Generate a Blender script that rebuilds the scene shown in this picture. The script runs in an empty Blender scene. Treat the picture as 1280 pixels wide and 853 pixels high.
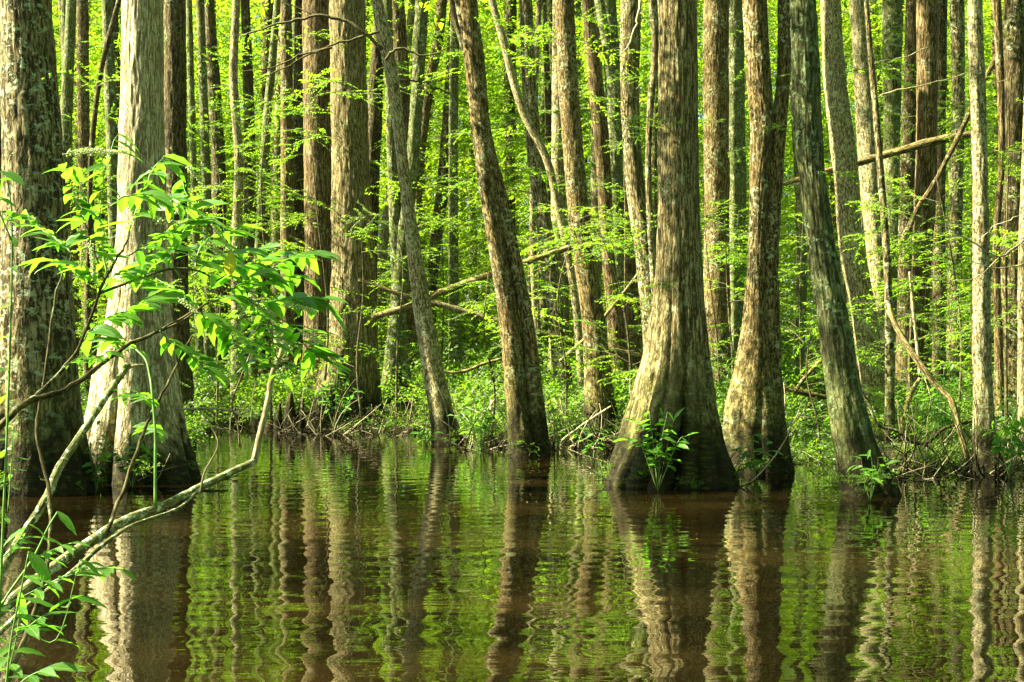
import bpy, math, random
import numpy as np
from mathutils import Vector, Matrix, Euler

# ------------------------------------------------------------------ camera, world, sun, exposure
SC = bpy.context.scene
COL = SC.collection
F = 1778.0            # focal length in photograph pixels (1280 wide)
HZ = 445.0            # horizon row in the photograph
CH = 1.5              # camera height above the water
cam_d = bpy.data.cameras.new('camera')
cam = bpy.data.objects.new('camera', cam_d)
COL.objects.link(cam)
cam_d.sensor_width = 36.0
cam_d.lens = F / 1280.0 * 36.0
cam_d.shift_y = (HZ - 426.5) / 1280.0
cam_d.clip_start = 0.05
cam_d.clip_end = 6000
cam.location = (0, 0, CH)
cam.rotation_euler = (math.radians(90), 0, 0)
SC.camera = cam

SUN_EL = math.radians(41)
SUN_AZ = math.radians(267)      # clockwise from +Y (view direction): the sun stands to the left
w = bpy.data.worlds.new('World')
SC.world = w
w.use_nodes = True
nt = w.node_tree
sky = nt.nodes.new('ShaderNodeTexSky')
sky.sky_type = 'NISHITA'
sky.sun_disc = False
sky.sun_elevation = SUN_EL
sky.sun_rotation = SUN_AZ
bg = nt.nodes['Background']
bg.inputs['Strength'].default_value = 0.05
nt.links.new(sky.outputs[0], bg.inputs['Color'])
sun_d = bpy.data.lights.new('sun', 'SUN')
sun_d.energy = 5.0
sun_d.angle = math.radians(0.5)
sun_d.color = (1.0, 0.90, 0.70)
sun = bpy.data.objects.new('sun', sun_d)
COL.objects.link(sun)
sdir = Vector((math.cos(SUN_EL) * math.sin(SUN_AZ), math.cos(SUN_EL) * math.cos(SUN_AZ), math.sin(SUN_EL)))
sun.rotation_euler = sdir.to_track_quat('Z', 'Y').to_euler()
sun.location = sdir * 60
SC.view_settings.view_transform = 'Standard'
SC.view_settings.look = 'None'
SC.view_settings.gamma = 1.0
SC.view_settings.exposure = 3.1
SC.cycles.max_bounces = 8
SC.cycles.diffuse_bounces = 4
SC.cycles.glossy_bounces = 3
SC.cycles.transmission_bounces = 4
SC.cycles.use_denoising = True
SC.cycles.caustics_reflective = False
SC.cycles.caustics_refractive = False

rng = np.random.default_rng(7)

# gaps in the leaf roof, where the photograph shows sun on a trunk: (photo x, y, distance, radius of the gap)
GAPS = [(130, 480, 17.2, 2.2), (155, 380, 17.2, 1.6), (158, 100, 17.2, 1.3), (5, 250, 15.7, 1.6), (10, 120, 15.7, 1.2), (775, 500, 16.7, .5), (812, 390, 16.7, .5), (1045, 200, 26.5, 1.8), (1040, 60, 26.5, 1.5), (1060, 330, 26.5, 1.2),
        (1215, 80, 18.4, 1.3), (1215, 200, 18.4, 1.2), (430, 250, 30, 2.0), (410, 470, 30, 1.8), (475, 40, 24.2, 1.3), (490, 120, 24.2, 1.4), (500, 240, 24.2, 1.3), (520, 380, 24.2, 1.4), (440, 380, 30, 1.2), (980, 230, 18.4, .6), (665, 200, 30, 1.5), (1112, 170, 33, 2), (1155, 180, 27.5, 1.5), (640, 470, 21.3, .9),
        (270, 250, 45, 5), (560, 300, 50, 5), (1000, 350, 48, 4), (680, 150, 50, 5), (250, 80, 55, 6), (850, 200, 60, 6), (300, 330, 3.0, .8), (120, 680, 3.0, .9), (250, 600, 3.2, .8), (335, 500, 3.3, .8), (40, 740, 2.6, .6), (1190, 400, 24, 1.5), (930, 430, 18.4, .8), (950, 250, 18.4, .8), (600, 480, 26, 1.5), (500, 440, 30, 1.3), (1150, 470, 22, 1.0), (1000, 450, 34, 1.5), (900, 400, 36, 2.5), (740, 250, 30, 1.5), (330, 440, 30, 2), (605, 250, 21.3, .7), (625, 400, 21.3, .7), (720, 350, 26, .9), (895, 250, 32, 1.2)]
R = random.Random(11)


def P(px, py, D):
    """photograph pixel and distance -> point in the world"""
    return np.array([(px - 640.0) / F * D, D, CH + (HZ - py) / F * D])


SD = np.array(sdir)


def clear_of_gaps(p, pad=0.0):
    p = np.atleast_2d(p)
    ok = np.ones(len(p), bool)
    for a, b_, d_, r_ in GAPS:
        o = P(a, b_, d_)
        v = p - o
        t = v @ SD
        dist = np.linalg.norm(v - t[:, None] * SD, axis=1)
        ok &= ~((t > 1.2) & (dist < r_ + pad))
    return ok


# ------------------------------------------------------------------ object helpers
def tag(o, label=None, cat=None, group=None, kind=None):
    if label: o['label'] = label
    if cat: o['category'] = cat
    if group: o['group'] = group
    if kind: o['kind'] = kind
    return o


def new_obj(name, data, parent=None, mat=None, loc=None):
    o = bpy.data.objects.new(name, data)
    COL.objects.link(o)
    if parent is not None: o.parent = parent
    if loc is not None: o.location = loc
    return o


def empty(name, loc, label, cat, group=None, rz=0.0):
    o = bpy.data.objects.new(name, None)
    o.empty_display_size = 0.2
    COL.objects.link(o)
    o.location = loc
    o.rotation_euler = (0, 0, rz)
    return tag(o, label, cat, group)


def mesh_np(name, V, T, mats, mi=None, smooth=False, fattr=None, vattr=None, quads=False):
    """fast mesh from numpy arrays, T (n,3) or (n,4)"""
    V = np.asarray(V, dtype=np.float32).reshape(-1, 3)
    T = np.asarray(T, dtype=np.int32)
    k = T.shape[1]
    me = bpy.data.meshes.new(name)
    me.vertices.add(len(V))
    me.vertices.foreach_set('co', V.ravel())
    me.loops.add(T.size)
    me.loops.foreach_set('vertex_index', T.ravel())
    me.polygons.add(len(T))
    me.polygons.foreach_set('loop_start', np.arange(0, T.size, k, dtype=np.int32))
    me.polygons.foreach_set('loop_total', np.full(len(T), k, dtype=np.int32))
    if mi is not None:
        me.polygons.foreach_set('material_index', np.asarray(mi, dtype=np.int32))
    for m in mats: me.materials.append(m)
    me.update(calc_edges=True)
    if smooth:
        me.polygons.foreach_set('use_smooth', np.ones(len(T), dtype=bool) if smooth is True else np.asarray(smooth, dtype=bool))
    if fattr:
        for an, arr in fattr.items():
            a = me.attributes.new(an, 'FLOAT', 'FACE')
            a.data.foreach_set('value', np.asarray(arr, dtype=np.float32))
    if vattr:
        for an, arr in vattr.items():
            arr = np.asarray(arr, dtype=np.float32)
            if arr.ndim == 2:
                a = me.attributes.new(an, 'FLOAT_VECTOR', 'POINT')
                a.data.foreach_set('vector', arr.ravel())
            else:
                a = me.attributes.new(an, 'FLOAT', 'POINT')
                a.data.foreach_set('value', arr)
    me.validate()
    return me


class NT:
    def __init__(self, m):
        self.t = m.node_tree
        self.n = self.t.nodes
    def new(self, typ, **kw):
        n = self.n.new(typ)
        for k, v in kw.items():
            setattr(n, k, v)
        return n
    def link(self, a, b): self.t.links.new(a, b)
    def val(self, sock, v):
        if hasattr(v, 'links') or hasattr(v, 'is_linked'): self.link(v, sock)
        else: sock.default_value = v
    def attr(self, name, typ='GEOMETRY'):
        n = self.new('ShaderNodeAttribute', attribute_name=name, attribute_type=typ)
        return n
    def noise(self, vec, scale, detail=3, rough=0.55, dist=0.0):
        n = self.new('ShaderNodeTexNoise')
        if vec is not None: self.link(vec, n.inputs['Vector'])
        n.inputs['Scale'].default_value = scale
        n.inputs['Detail'].default_value = detail
        n.inputs['Roughness'].default_value = rough
        n.inputs['Distortion'].default_value = dist
        return n.outputs['Fac']
    def mapv(self, vec, scale, loc=(0, 0, 0)):
        n = self.new('ShaderNodeMapping')
        self.link(vec, n.inputs['Vector'])
        n.inputs['Scale'].default_value = scale
        n.inputs['Location'].default_value = loc
        return n.outputs[0]
    def ramp(self, fac, stops):
        n = self.new('ShaderNodeValToRGB')
        self.link(fac, n.inputs[0])
        cr = n.color_ramp
        while len(cr.elements) > 1: cr.elements.remove(cr.elements[-1])
        cr.elements[0].position = stops[0][0]
        cr.elements[0].color = col4(stops[0][1])
        for p, c in stops[1:]:
            e = cr.elements.new(p)
            e.color = col4(c)
        return n.outputs[0]
    def mix(self, fac, a, b):
        n = self.new('ShaderNodeMix', data_type='RGBA')
        self.val(n.inputs[0], fac)
        self.val(n.inputs[6], col4(a) if isinstance(a, tuple) else a)
        self.val(n.inputs[7], col4(b) if isinstance(b, tuple) else b)
        return n.outputs[2]
    def math(self, op, a, b=0.0, clamp=False):
        n = self.new('ShaderNodeMath', operation=op, use_clamp=clamp)
        self.val(n.inputs[0], a)
        self.val(n.inputs[1], b)
        return n.outputs[0]
    def sstep(self, x, lo, hi):
        n = self.new('ShaderNodeMapRange', interpolation_type='SMOOTHSTEP')
        self.link(x, n.inputs[0])
        n.inputs[1].default_value = lo
        n.inputs[2].default_value = hi
        return n.outputs[0]


def col4(c):
    if isinstance(c, (int, float)): return (c, c, c, 1)
    return (c[0], c[1], c[2], 1) if len(c) == 3 else c


def new_mat(name):
    m = bpy.data.materials.new(name)
    m.use_nodes = True
    for n in list(m.node_tree.nodes):
        if n.type != 'OUTPUT_MATERIAL': m.node_tree.nodes.remove(n)
    g = NT(m)
    g.out = [n for n in g.n if n.type == 'OUTPUT_MATERIAL'][0]
    return m, g


# ------------------------------------------------------------------ materials
def bark_material(name, dark, light, lichen=0.3, moss=0.4, fiss=34.0, lich_col=(0.26, 0.30, 0.16), wet=0.45, bump=0.02, green=0.0, stretch=0.10):
    fiss *= 1.3
    warm = lambda c_: (c_[0] * 0.95, c_[1] * 1.0, c_[2] * 0.74)
    dark, light = warm(dark), warm(light)
    m, g = new_mat(name)
    a = g.attr('bark').outputs['Vector']
    oi = g.new('ShaderNodeObjectInfo')
    off = g.new('ShaderNodeVectorMath', operation='SCALE')
    comb = g.new('ShaderNodeCombineXYZ')
    for i in range(3): g.link(oi.outputs['Random'], comb.inputs[i])
    g.link(comb.outputs[0], off.inputs[0]); off.inputs['Scale'].default_value = 31.0
    add = g.new('ShaderNodeVectorMath', operation='ADD')
    g.link(a, add.inputs[0]); g.link(off.outputs[0], add.inputs[1])
    v = add.outputs[0]
    fine = g.noise(g.mapv(v, (1, 1, stretch)), fiss, 4, 0.62, 0.6)
    med = g.noise(g.mapv(v, (1, 1, 0.25)), fiss * 0.62, 4, 0.6, 0.3)
    big = g.noise(g.mapv(v, (1, 1, 0.45)), 2.6, 4, 0.6)
    vo = g.new('ShaderNodeTexVoronoi', feature='DISTANCE_TO_EDGE')
    wob = g.new('ShaderNodeVectorMath', operation='ADD')
    sc_ = g.new('ShaderNodeVectorMath', operation='SCALE'); sc_.inputs['Scale'].default_value = 0.07
    nz = g.new('ShaderNodeTexNoise'); nz.inputs['Scale'].default_value = 9.0; nz.inputs['Detail'].default_value = 3
    g.link(v, nz.inputs['Vector']); g.link(nz.outputs['Color'], sc_.inputs[0]); g.link(v, wob.inputs[0]); g.link(sc_.outputs[0], wob.inputs[1])
    g.link(g.mapv(wob.outputs[0], (1, 1, stretch * 1.5)), vo.inputs['Vector']); vo.inputs['Scale'].default_value = fiss * 0.85
    crack = g.math('SUBTRACT', 1.0, g.sstep(vo.outputs['Distance'], 0.0, 0.20))
    f0 = g.math('ADD', g.math('MULTIPLY', fine, 0.72), g.math('MULTIPLY', med, 0.28))
    f = g.math('SUBTRACT', f0, g.math('MULTIPLY', crack, 0.10))
    c = g.ramp(f, [(0.37, tuple(d * 0.6 for d in dark)), (0.43, dark), (0.50, tuple(0.45 * d + 0.55 * l for d, l in zip(dark, light))), (0.59, light)])
    grain = g.noise(g.mapv(v, (1, 1, stretch * 1.6)), fiss * 2.6, 3, 0.65)
    c = g.mix(g.math('MULTIPLY', g.sstep(grain, 0.50, 0.66), 0.55), c, tuple(d * 0.55 for d in dark))
    # broad weathering
    c = g.mix(g.math('MULTIPLY', g.sstep(big, 0.48, 0.72), 0.65), c, tuple(0.55 * d + 0.1 * l for d, l in zip(dark, light)))
    if green:
        gn = g.noise(v, 3.3, 3, 0.6)
        c = g.mix(g.math('MULTIPLY', g.sstep(gn, 0.35, 0.65), green), c, (0.10, 0.13, 0.035))
    # lichen crusts
    lsc = 4.0 if fiss > 100 else 1.0
    ln = g.noise(v, 15.0 * lsc, 5, 0.72, 0.4)
    lb = g.noise(v, 2.2 * lsc, 3, 0.6)
    lf = g.math('MULTIPLY', g.sstep(ln, 0.53, 0.585), g.sstep(lb, 0.56 - 0.25 * lichen, 0.66 - 0.2 * lichen))
    c = g.mix(g.math('MULTIPLY', lf, min(1.0, 0.5 + lichen)), c, lich_col)
    # moss film and wet foot
    geo = g.new('ShaderNodeNewGeometry')
    sx = g.new('ShaderNodeSeparateXYZ'); g.link(geo.outputs['Position'], sx.inputs[0])
    z = sx.outputs['Z']
    mn = g.noise(v, 8.0, 5, 0.7, 0.3)
    zz = g.math('ADD', z, g.math('MULTIPLY', g.math('SUBTRACT', mn, 0.5), 1.6))
    mf = g.math('MULTIPLY', g.math('SUBTRACT', 1.0, g.sstep(zz, 0.35, 1.9)), g.sstep(g.noise(v, 30.0, 4, 0.7), 0.42, 0.60))
    c = g.mix(g.math('MULTIPLY', mf, moss), c, (0.085, 0.105, 0.016))
    if wet > 0: wf = g.math('SUBTRACT', 1.0, g.sstep(g.math('ADD', z, g.math('MULTIPLY', g.math('SUBTRACT', g.noise(g.mapv(v, (1, 1, 0.3)), 7.0, 5, 0.7), 0.5), 2.0)), wet * 0.6, wet * 2.0))
    if wet > 0: c = g.mix(g.math('MULTIPLY', wf, 0.97), c, g.mix(g.sstep(g.noise(v, 22.0, 4, 0.7), 0.5, 0.62), (0.012, 0.010, 0.005), (0.030, 0.036, 0.007)))
    b = g.new('ShaderNodeBump')
    b.inputs['Strength'].default_value = 1.0
    b.inputs['Distance'].default_value = bump
    g.link(g.math('ADD', g.math('SUBTRACT', f, g.math('MULTIPLY', grain, 0.25)), g.math('MULTIPLY', lf, 0.12)), b.inputs['Height'])
    p = g.new('ShaderNodeBsdfPrincipled')
    g.link(c, p.inputs['Base Color'])
    p.inputs['Roughness'].default_value = 0.85
    p.inputs['Specular IOR Level'].default_value = 0.06
    g.link(b.outputs[0], p.inputs['Normal'])
    g.link(p.outputs[0], g.out.inputs[0])
    return m


def leaf_material(name, d_dark, d_light, t_dark, t_light, tr=0.5, gloss=0.25, rough=0.42, veins=False):
    m, g = new_mat(name)
    t = g.attr('tint').outputs['Fac']
    oi = g.new('ShaderNodeObjectInfo').outputs['Random']
    k = g.math('ADD', g.math('MULTIPLY', t, 0.6), g.math('MULTIPLY', oi, 0.4))
    dc = g.mix(k, d_dark, d_light)
    tc = g.mix(k, t_dark, t_light)
    d = g.new('ShaderNodeBsdfPrincipled')
    g.link(dc, d.inputs['Base Color'])
    d.inputs['Roughness'].default_value = rough
    d.inputs['Specular IOR Level'].default_value = gloss
    tl = g.new('ShaderNodeBsdfTranslucent')
    g.link(tc, tl.inputs['Color'])
    mx = g.new('ShaderNodeMixShader')
    mx.inputs[0].default_value = tr
    g.link(d.outputs[0], mx.inputs[1]); g.link(tl.outputs[0], mx.inputs[2])
    if veins:
        uv = g.attr('leafuv').outputs['Vector']
        s = g.new('ShaderNodeSeparateXYZ'); g.link(uv, s.inputs[0])
        ay = g.math('ABSOLUTE', s.outputs['Y'])
        u = g.math('SUBTRACT', g.math('MULTIPLY', s.outputs['X'], 9.0), g.math('MULTIPLY', ay, 14.0))
        vv = g.math('SINE', g.math('MULTIPLY', u, 6.2831))
        mid = g.math('SUBTRACT', 1.0, g.sstep(ay, 0.004, 0.016))
        hgt = g.math('ADD', g.math('MULTIPLY', vv, 0.05), g.math('MULTIPLY', mid, -0.5))
        b = g.new('ShaderNodeBump'); b.inputs['Distance'].default_value = 0.01; b.inputs['Strength'].default_value = 0.3
        g.link(hgt, b.inputs['Height'])
        g.link(b.outputs[0], d.inputs['Normal']); g.link(b.outputs[0], tl.inputs['Normal'])
        g.link(g.mix(g.math('MULTIPLY', mid, 0.5), dc, (0.22, 0.30, 0.06)), d.inputs['Base Color'])
    g.link(mx.outputs[0], g.out.inputs[0])
    return m


def plain_material(name, c1, c2, scale=12.0, rough=0.8, bump=0.01, spec=0.3):
    m, g = new_mat(name)
    tc = g.new('ShaderNodeTexCoord').outputs['Object']
    n = g.noise(tc, scale, 4, 0.6)
    c = g.mix(g.sstep(n, 0.35, 0.65), c1, c2)
    p = g.new('ShaderNodeBsdfPrincipled')
    g.link(c, p.inputs['Base Color'])
    p.inputs['Roughness'].default_value = rough
    p.inputs['Specular IOR Level'].default_value = spec
    b = g.new('ShaderNodeBump'); b.inputs['Distance'].default_value = bump
    g.link(n, b.inputs['Height']); g.link(b.outputs[0], p.inputs['Normal'])
    g.link(p.outputs[0], g.out.inputs[0])
    return m


M = {}
M['buttress'] = bark_material('furrowed_tan_bark', (0.080, 0.060, 0.027), (0.34, 0.28, 0.17), lichen=0.12, moss=0.9, fiss=44, wet=0.62, bump=0.03, stretch=0.065)
M['whitened'] = bark_material('sunlit_pale_furrowed_bark', (0.24, 0.19, 0.12), (0.64, 0.56, 0.46), lichen=0.05, moss=0.35, fiss=42, wet=0.38, bump=0.03, stretch=0.06)  # sunlight put into the colour: bark paled until the lit trunk nears white
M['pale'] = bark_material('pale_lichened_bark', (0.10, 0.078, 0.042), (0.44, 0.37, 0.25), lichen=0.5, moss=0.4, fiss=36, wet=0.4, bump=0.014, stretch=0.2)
M['brown'] = bark_material('brown_flaky_bark', (0.050, 0.036, 0.016), (0.26, 0.19, 0.10), lichen=0.45, moss=0.6, fiss=34, wet=0.5, bump=0.018, stretch=0.16)
M['red'] = bark_material('reddish_bark', (0.05, 0.034, 0.017), (0.26, 0.185, 0.11), lichen=0.15, moss=0.3, fiss=32, wet=0.3, bump=0.018, stretch=0.08)
M['green'] = bark_material('mossy_green_bark', (0.040, 0.040, 0.018), (0.23, 0.23, 0.11), lichen=0.55, moss=0.8, fiss=34, wet=0.5, bump=0.016, green=0.6, stretch=0.16)
M['slate'] = bark_material('grey_green_flaking_bark', (0.035, 0.034, 0.018), (0.17, 0.165, 0.09), lichen=0.55, moss=0.5, fiss=26, wet=0.55, bump=0.03, lich_col=(0.17, 0.23, 0.10), green=0.25, stretch=0.10)
M['lichen'] = bark_material('lichen_crusted_bark', (0.045, 0.036, 0.018), (0.28, 0.22, 0.13), lichen=0.6, moss=0.8, fiss=28, wet=0.55, bump=0.022, lich_col=(0.28, 0.33, 0.18), stretch=0.10)
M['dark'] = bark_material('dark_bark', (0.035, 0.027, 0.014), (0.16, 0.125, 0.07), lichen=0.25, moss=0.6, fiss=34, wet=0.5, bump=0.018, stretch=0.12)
M['far'] = bark_material('far_bark', (0.05, 0.045, 0.02), (0.22, 0.19, 0.10), lichen=0.35, moss=0.4, fiss=26, wet=0.2, bump=0.01, green=0.25, stretch=0.15)
M['log'] = bark_material('fallen_log_bark', (0.09, 0.065, 0.03), (0.36, 0.29, 0.16), lichen=0.35, moss=0.35, fiss=40, wet=0.12, bump=0.01, stretch=0.12)
M['twig'] = bark_material('twig_bark', (0.045, 0.035, 0.02), (0.17, 0.14, 0.08), lichen=0.3, moss=0.0, fiss=90, wet=0.0, bump=0.002)
M['limb'] = bark_material('grey_limb_bark', (0.10, 0.10, 0.05), (0.31, 0.29, 0.18), lichen=1.0, moss=0.0, fiss=110, wet=0.0, bump=0.004, lich_col=(0.44, 0.52, 0.36), green=0.25)
M['dead'] = bark_material('bleached_dead_wood', (0.22, 0.17, 0.12), (0.55, 0.48, 0.38), lichen=0.1, moss=0.0, fiss=90, wet=0.0, bump=0.002)
M['stem'] = plain_material('green_stem', (0.07, 0.16, 0.02), (0.13, 0.26, 0.04), 40, 0.5, 0.001)
M['tinytwig'] = plain_material('fine_twig', (0.05, 0.04, 0.02), (0.11, 0.09, 0.04), 20, 0.8, 0.001)
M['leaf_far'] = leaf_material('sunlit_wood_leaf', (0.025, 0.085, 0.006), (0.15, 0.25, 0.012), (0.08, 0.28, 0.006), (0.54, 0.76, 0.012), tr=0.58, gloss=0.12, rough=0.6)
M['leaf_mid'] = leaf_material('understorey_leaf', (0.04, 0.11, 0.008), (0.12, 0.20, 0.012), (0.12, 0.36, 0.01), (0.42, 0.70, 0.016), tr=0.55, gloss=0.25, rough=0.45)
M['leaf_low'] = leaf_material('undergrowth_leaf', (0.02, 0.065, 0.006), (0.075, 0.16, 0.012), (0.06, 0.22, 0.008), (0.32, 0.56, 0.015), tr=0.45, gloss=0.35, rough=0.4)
M['leaf_near'] = leaf_material('shrub_leaf', (0.030, 0.11, 0.010), (0.085, 0.20, 0.018), (0.10, 0.36, 0.012), (0.26, 0.56, 0.02), tr=0.5, gloss=0.3, rough=0.42, veins=True)
M['leaf_yellow'] = leaf_material('yellowing_leaf', (0.25, 0.25, 0.02), (0.30, 0.30, 0.03), (0.55, 0.55, 0.03), (0.60, 0.60, 0.04), tr=0.5, veins=True)
M['flower'] = leaf_material('cream_green_floret', (0.42, 0.50, 0.20), (0.60, 0.66, 0.36), (0.45, 0.55, 0.20), (0.60, 0.68, 0.35), tr=0.3, gloss=0.1)
M['litter'] = leaf_material('dead_leaf', (0.08, 0.05, 0.02), (0.30, 0.22, 0.09), (0.10, 0.07, 0.02), (0.20, 0.15, 0.05), tr=0.2, gloss=0.2)

# ground
m, g = new_mat('swamp_soil')
tc = g.new('ShaderNodeTexCoord').outputs['Object']
n1 = g.noise(tc, 0.6, 5, 0.6); n2 = g.noise(tc, 9.0, 6, 0.7)
c = g.ramp(n2, [(0.3, (0.008, 0.006, 0.003)), (0.5, (0.022, 0.015, 0.007)), (0.7, (0.06, 0.042, 0.018))])
c = g.mix(g.sstep(n1, 0.45, 0.6), c, (0.035, 0.05, 0.012))
p = g.new('ShaderNodeBsdfPrincipled'); g.link(c, p.inputs['Base Color']); p.inputs['Roughness'].default_value = 0.9; p.inputs['Specular IOR Level'].default_value = 0.05
b = g.new('ShaderNodeBump'); b.inputs['Distance'].default_value = 0.06; g.link(n2, b.inputs['Height']); g.link(b.outputs[0], p.inputs['Normal'])
g.link(p.outputs[0], g.out.inputs[0])
M['soil'] = m

# tea-brown water
m, g = new_mat('tea_brown_water')
tc = g.new('ShaderNodeTexCoord').outputs['Object']
n1 = g.noise(g.mapv(tc, (0.25, 0.55, 1)), 1.0, 4, 0.55)
sp = g.noise(tc, 42.0, 2, 0.5)
c = g.mix(g.sstep(n1, 0.42, 0.68), (0.0024, 0.0016, 0.0004), (0.012, 0.0078, 0.0020))
p = g.new('ShaderNodeBsdfPrincipled')
g.link(c, p.inputs['Base Color'])
p.inputs['Roughness'].default_value = 0.0
p.inputs['IOR'].default_value = 1.55
w1 = g.noise(g.mapv(tc, (3.2, 4.0, 1)), 1.0, 0.0, 0.4)
w2 = g.noise(g.mapv(tc, (5.0, 15.0, 1), (3, 7, 0)), 1.0, 1.0, 0.45, 0.3)
w3 = g.noise(g.mapv(tc, (0.35, 0.8, 1), (9, 2, 0)), 1.0, 2, 0.5)
calm = g.math('ADD', 0.35, g.math('MULTIPLY', g.sstep(w3, 0.38, 0.62), 0.9))
hh = g.math('ADD', g.math('MULTIPLY', w1, 0.0048), g.math('MULTIPLY', g.math('MULTIPLY', w2, 0.0007), calm))
b = g.new('ShaderNodeBump'); b.inputs['Distance'].default_value = 1.0; b.inputs['Strength'].default_value = 1.0
g.link(hh, b.inputs['Height']); g.link(b.outputs[0], p.inputs['Normal'])
g.link(p.outputs[0], g.out.inputs[0])
M['water'] = m


# ------------------------------------------------------------------ noise on a cylinder (for trunks)
def cyl_noise(th, s, nth, cell, seed):
    """smooth value noise, periodic in th (0..1); th and s arrays of one shape"""
    rg = np.random.default_rng(seed)
    ns = int(np.max(s) / cell) + 4
    Gd = rg.random((ns, nth)) * 2 - 1
    u = th * nth; v = (s - np.min(s)) / cell
    i = np.floor(u).astype(int); j = np.floor(v).astype(int)
    fu = u - i; fv = v - j
    fu = fu * fu * (3 - 2 * fu); fv = fv * fv * (3 - 2 * fv)
    i0 = i % nth; i1 = (i + 1) % nth; j = np.clip(j, 0, ns - 2)
    return (Gd[j, i0] * (1 - fu) + Gd[j, i1] * fu) * (1 - fv) + (Gd[j + 1, i0] * (1 - fu) + Gd[j + 1, i1] * fu) * fv


def trunk_mesh(name, C, rad, mat, seg=28, step=0.12, flute=None, seed=0, ridge=0.006, lump=0.05):
    """C (n,3) centre points bottom to top, rad (n,)"""
    C = np.asarray(C, float); rad = np.asarray(rad, float)
    d = np.r_[0, np.cumsum(np.linalg.norm(np.diff(C, axis=0), axis=1))]
    n = max(4, int(d[-1] / step) + 1)
    s = np.linspace(0, d[-1], n)
    # smooth interpolation of the key points (cubic Hermite, monotone-ish)
    def herm(y):
        y = np.asarray(y, float)
        mm = np.zeros_like(y)
        dd = np.diff(y, axis=0) / np.diff(d).reshape((-1,) + (1,) * (y.ndim - 1))
        mm[1:-1] = (dd[1:] + dd[:-1]) / 2; mm[0] = dd[0]; mm[-1] = dd[-1]
        k = np.clip(np.searchsorted(d, s, side='right') - 1, 0, len(d) - 2)
        h = (d[k + 1] - d[k]); t = (s - d[k]) / h
        sh = (-1,) + (1,) * (y.ndim - 1)
        t = t.reshape(sh); h = h.reshape(sh)
        return ((2 * t**3 - 3 * t**2 + 1) * y[k] + (t**3 - 2 * t**2 + t) * h * mm[k] + (-2 * t**3 + 3 * t**2) * y[k + 1] + (t**3 - t**2) * h * mm[k + 1])
    c = herm(C); r = np.maximum(herm(rad), 0.003)
    tan = np.gradient(c, axis=0); tan /= np.linalg.norm(tan, axis=1)[:, None]
    ref = np.array([0.0, 1.0, 0.0]) if abs(tan[:, 1]).mean() < 0.8 else np.array([1.0, 0, 0])
    ax = np.cross(ref, tan); ax /= np.linalg.norm(ax, axis=1)[:, None]
    ay = np.cross(tan, ax)
    th = np.arange(seg) / seg
    TH, S = np.meshgrid(th, s)
    rr = r[:, None] * np.ones((1, seg))
    circ = 2 * math.pi * float(np.median(r))
    rr *= 1 + lump * cyl_noise(TH, S, 5, 0.7, seed + 1) + lump * 0.5 * cyl_noise(TH, S, 9, 0.28, seed + 2)
    if ridge:
        nt = max(8, int(circ / 0.032))
        rr += ridge * (cyl_noise(TH, S, nt, 0.30, seed + 3) + 0.7 * cyl_noise(TH, S, nt * 2, 0.13, seed + 4))
    if flute:
        nl, z0, z1, amp = flute          # lobes, height where flutes start to fade, where gone, depth
        rg = np.random.default_rng(seed + 9)
        ang = (np.arange(nl) + rg.uniform(-0.28, 0.28, nl)) / nl
        wts = rg.uniform(0.6, 1.0, nl)
        zz = c[:, 2][:, None]
        TW = TH + 0.018 * np.sin(zz * 1.7 + seed) + 0.010 * cyl_noise(TH, S, 6, 0.5, seed + 8)
        dth = np.abs((TW[..., None] - ang + 0.5) % 1 - 0.5) * nl
        lob = (wts * np.sqrt(np.clip(1 - (1.9 * dth) ** 2, 0.0, 1)) ** 0.8).max(-1)
        k = np.clip((z1 - zz) / (z1 - z0), 0, 1) ** 1.6
        rr *= 1 + amp * k * (lob - 0.80)
    V = c[:, None, :] + rr[..., None] * (np.cos(2 * math.pi * TH)[..., None] * ax[:, None, :] + np.sin(2 * math.pi * TH)[..., None] * ay[:, None, :])
    R0 = float(np.median(r))
    B = np.stack([R0 * np.cos(2 * math.pi * TH), R0 * np.sin(2 * math.pi * TH), S], -1)
    i = np.arange(n - 1)[:, None] * seg; j = np.arange(seg)[None, :]; j2 = (j + 1) % seg
    Q = np.stack([i + j, i + j2, i + seg + j2, i + seg + j], -1).reshape(-1, 4)
    V = V.reshape(-1, 3); B = B.reshape(-1, 3)
    nv = len(V)
    # caps
    V = np.vstack([V, c[0] - tan[0] * r[0] * .15, c[-1] + tan[-1] * r[-1] * 0.25])
    B = np.vstack([B, [0, 0, 0], [0, 0, s[-1]]])
    jj = np.arange(seg); j2 = (jj + 1) % seg
    cap0 = np.stack([np.full(seg, nv), j2, jj, jj], -1)
    top = (n - 1) * seg
    cap1 = np.stack([top + jj, top + j2, np.full(seg, nv + 1), np.full(seg, nv + 1)], -1)
    # triangles everywhere for a uniform polygon size
    T = np.vstack([Q[:, [0, 1, 2]], Q[:, [0, 2, 3]], cap0[:, :3], cap1[:, :3]])
    org = C[0].copy()
    return mesh_np(name, V, T, [mat], smooth=True, vattr={'bark': B}), org


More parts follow.
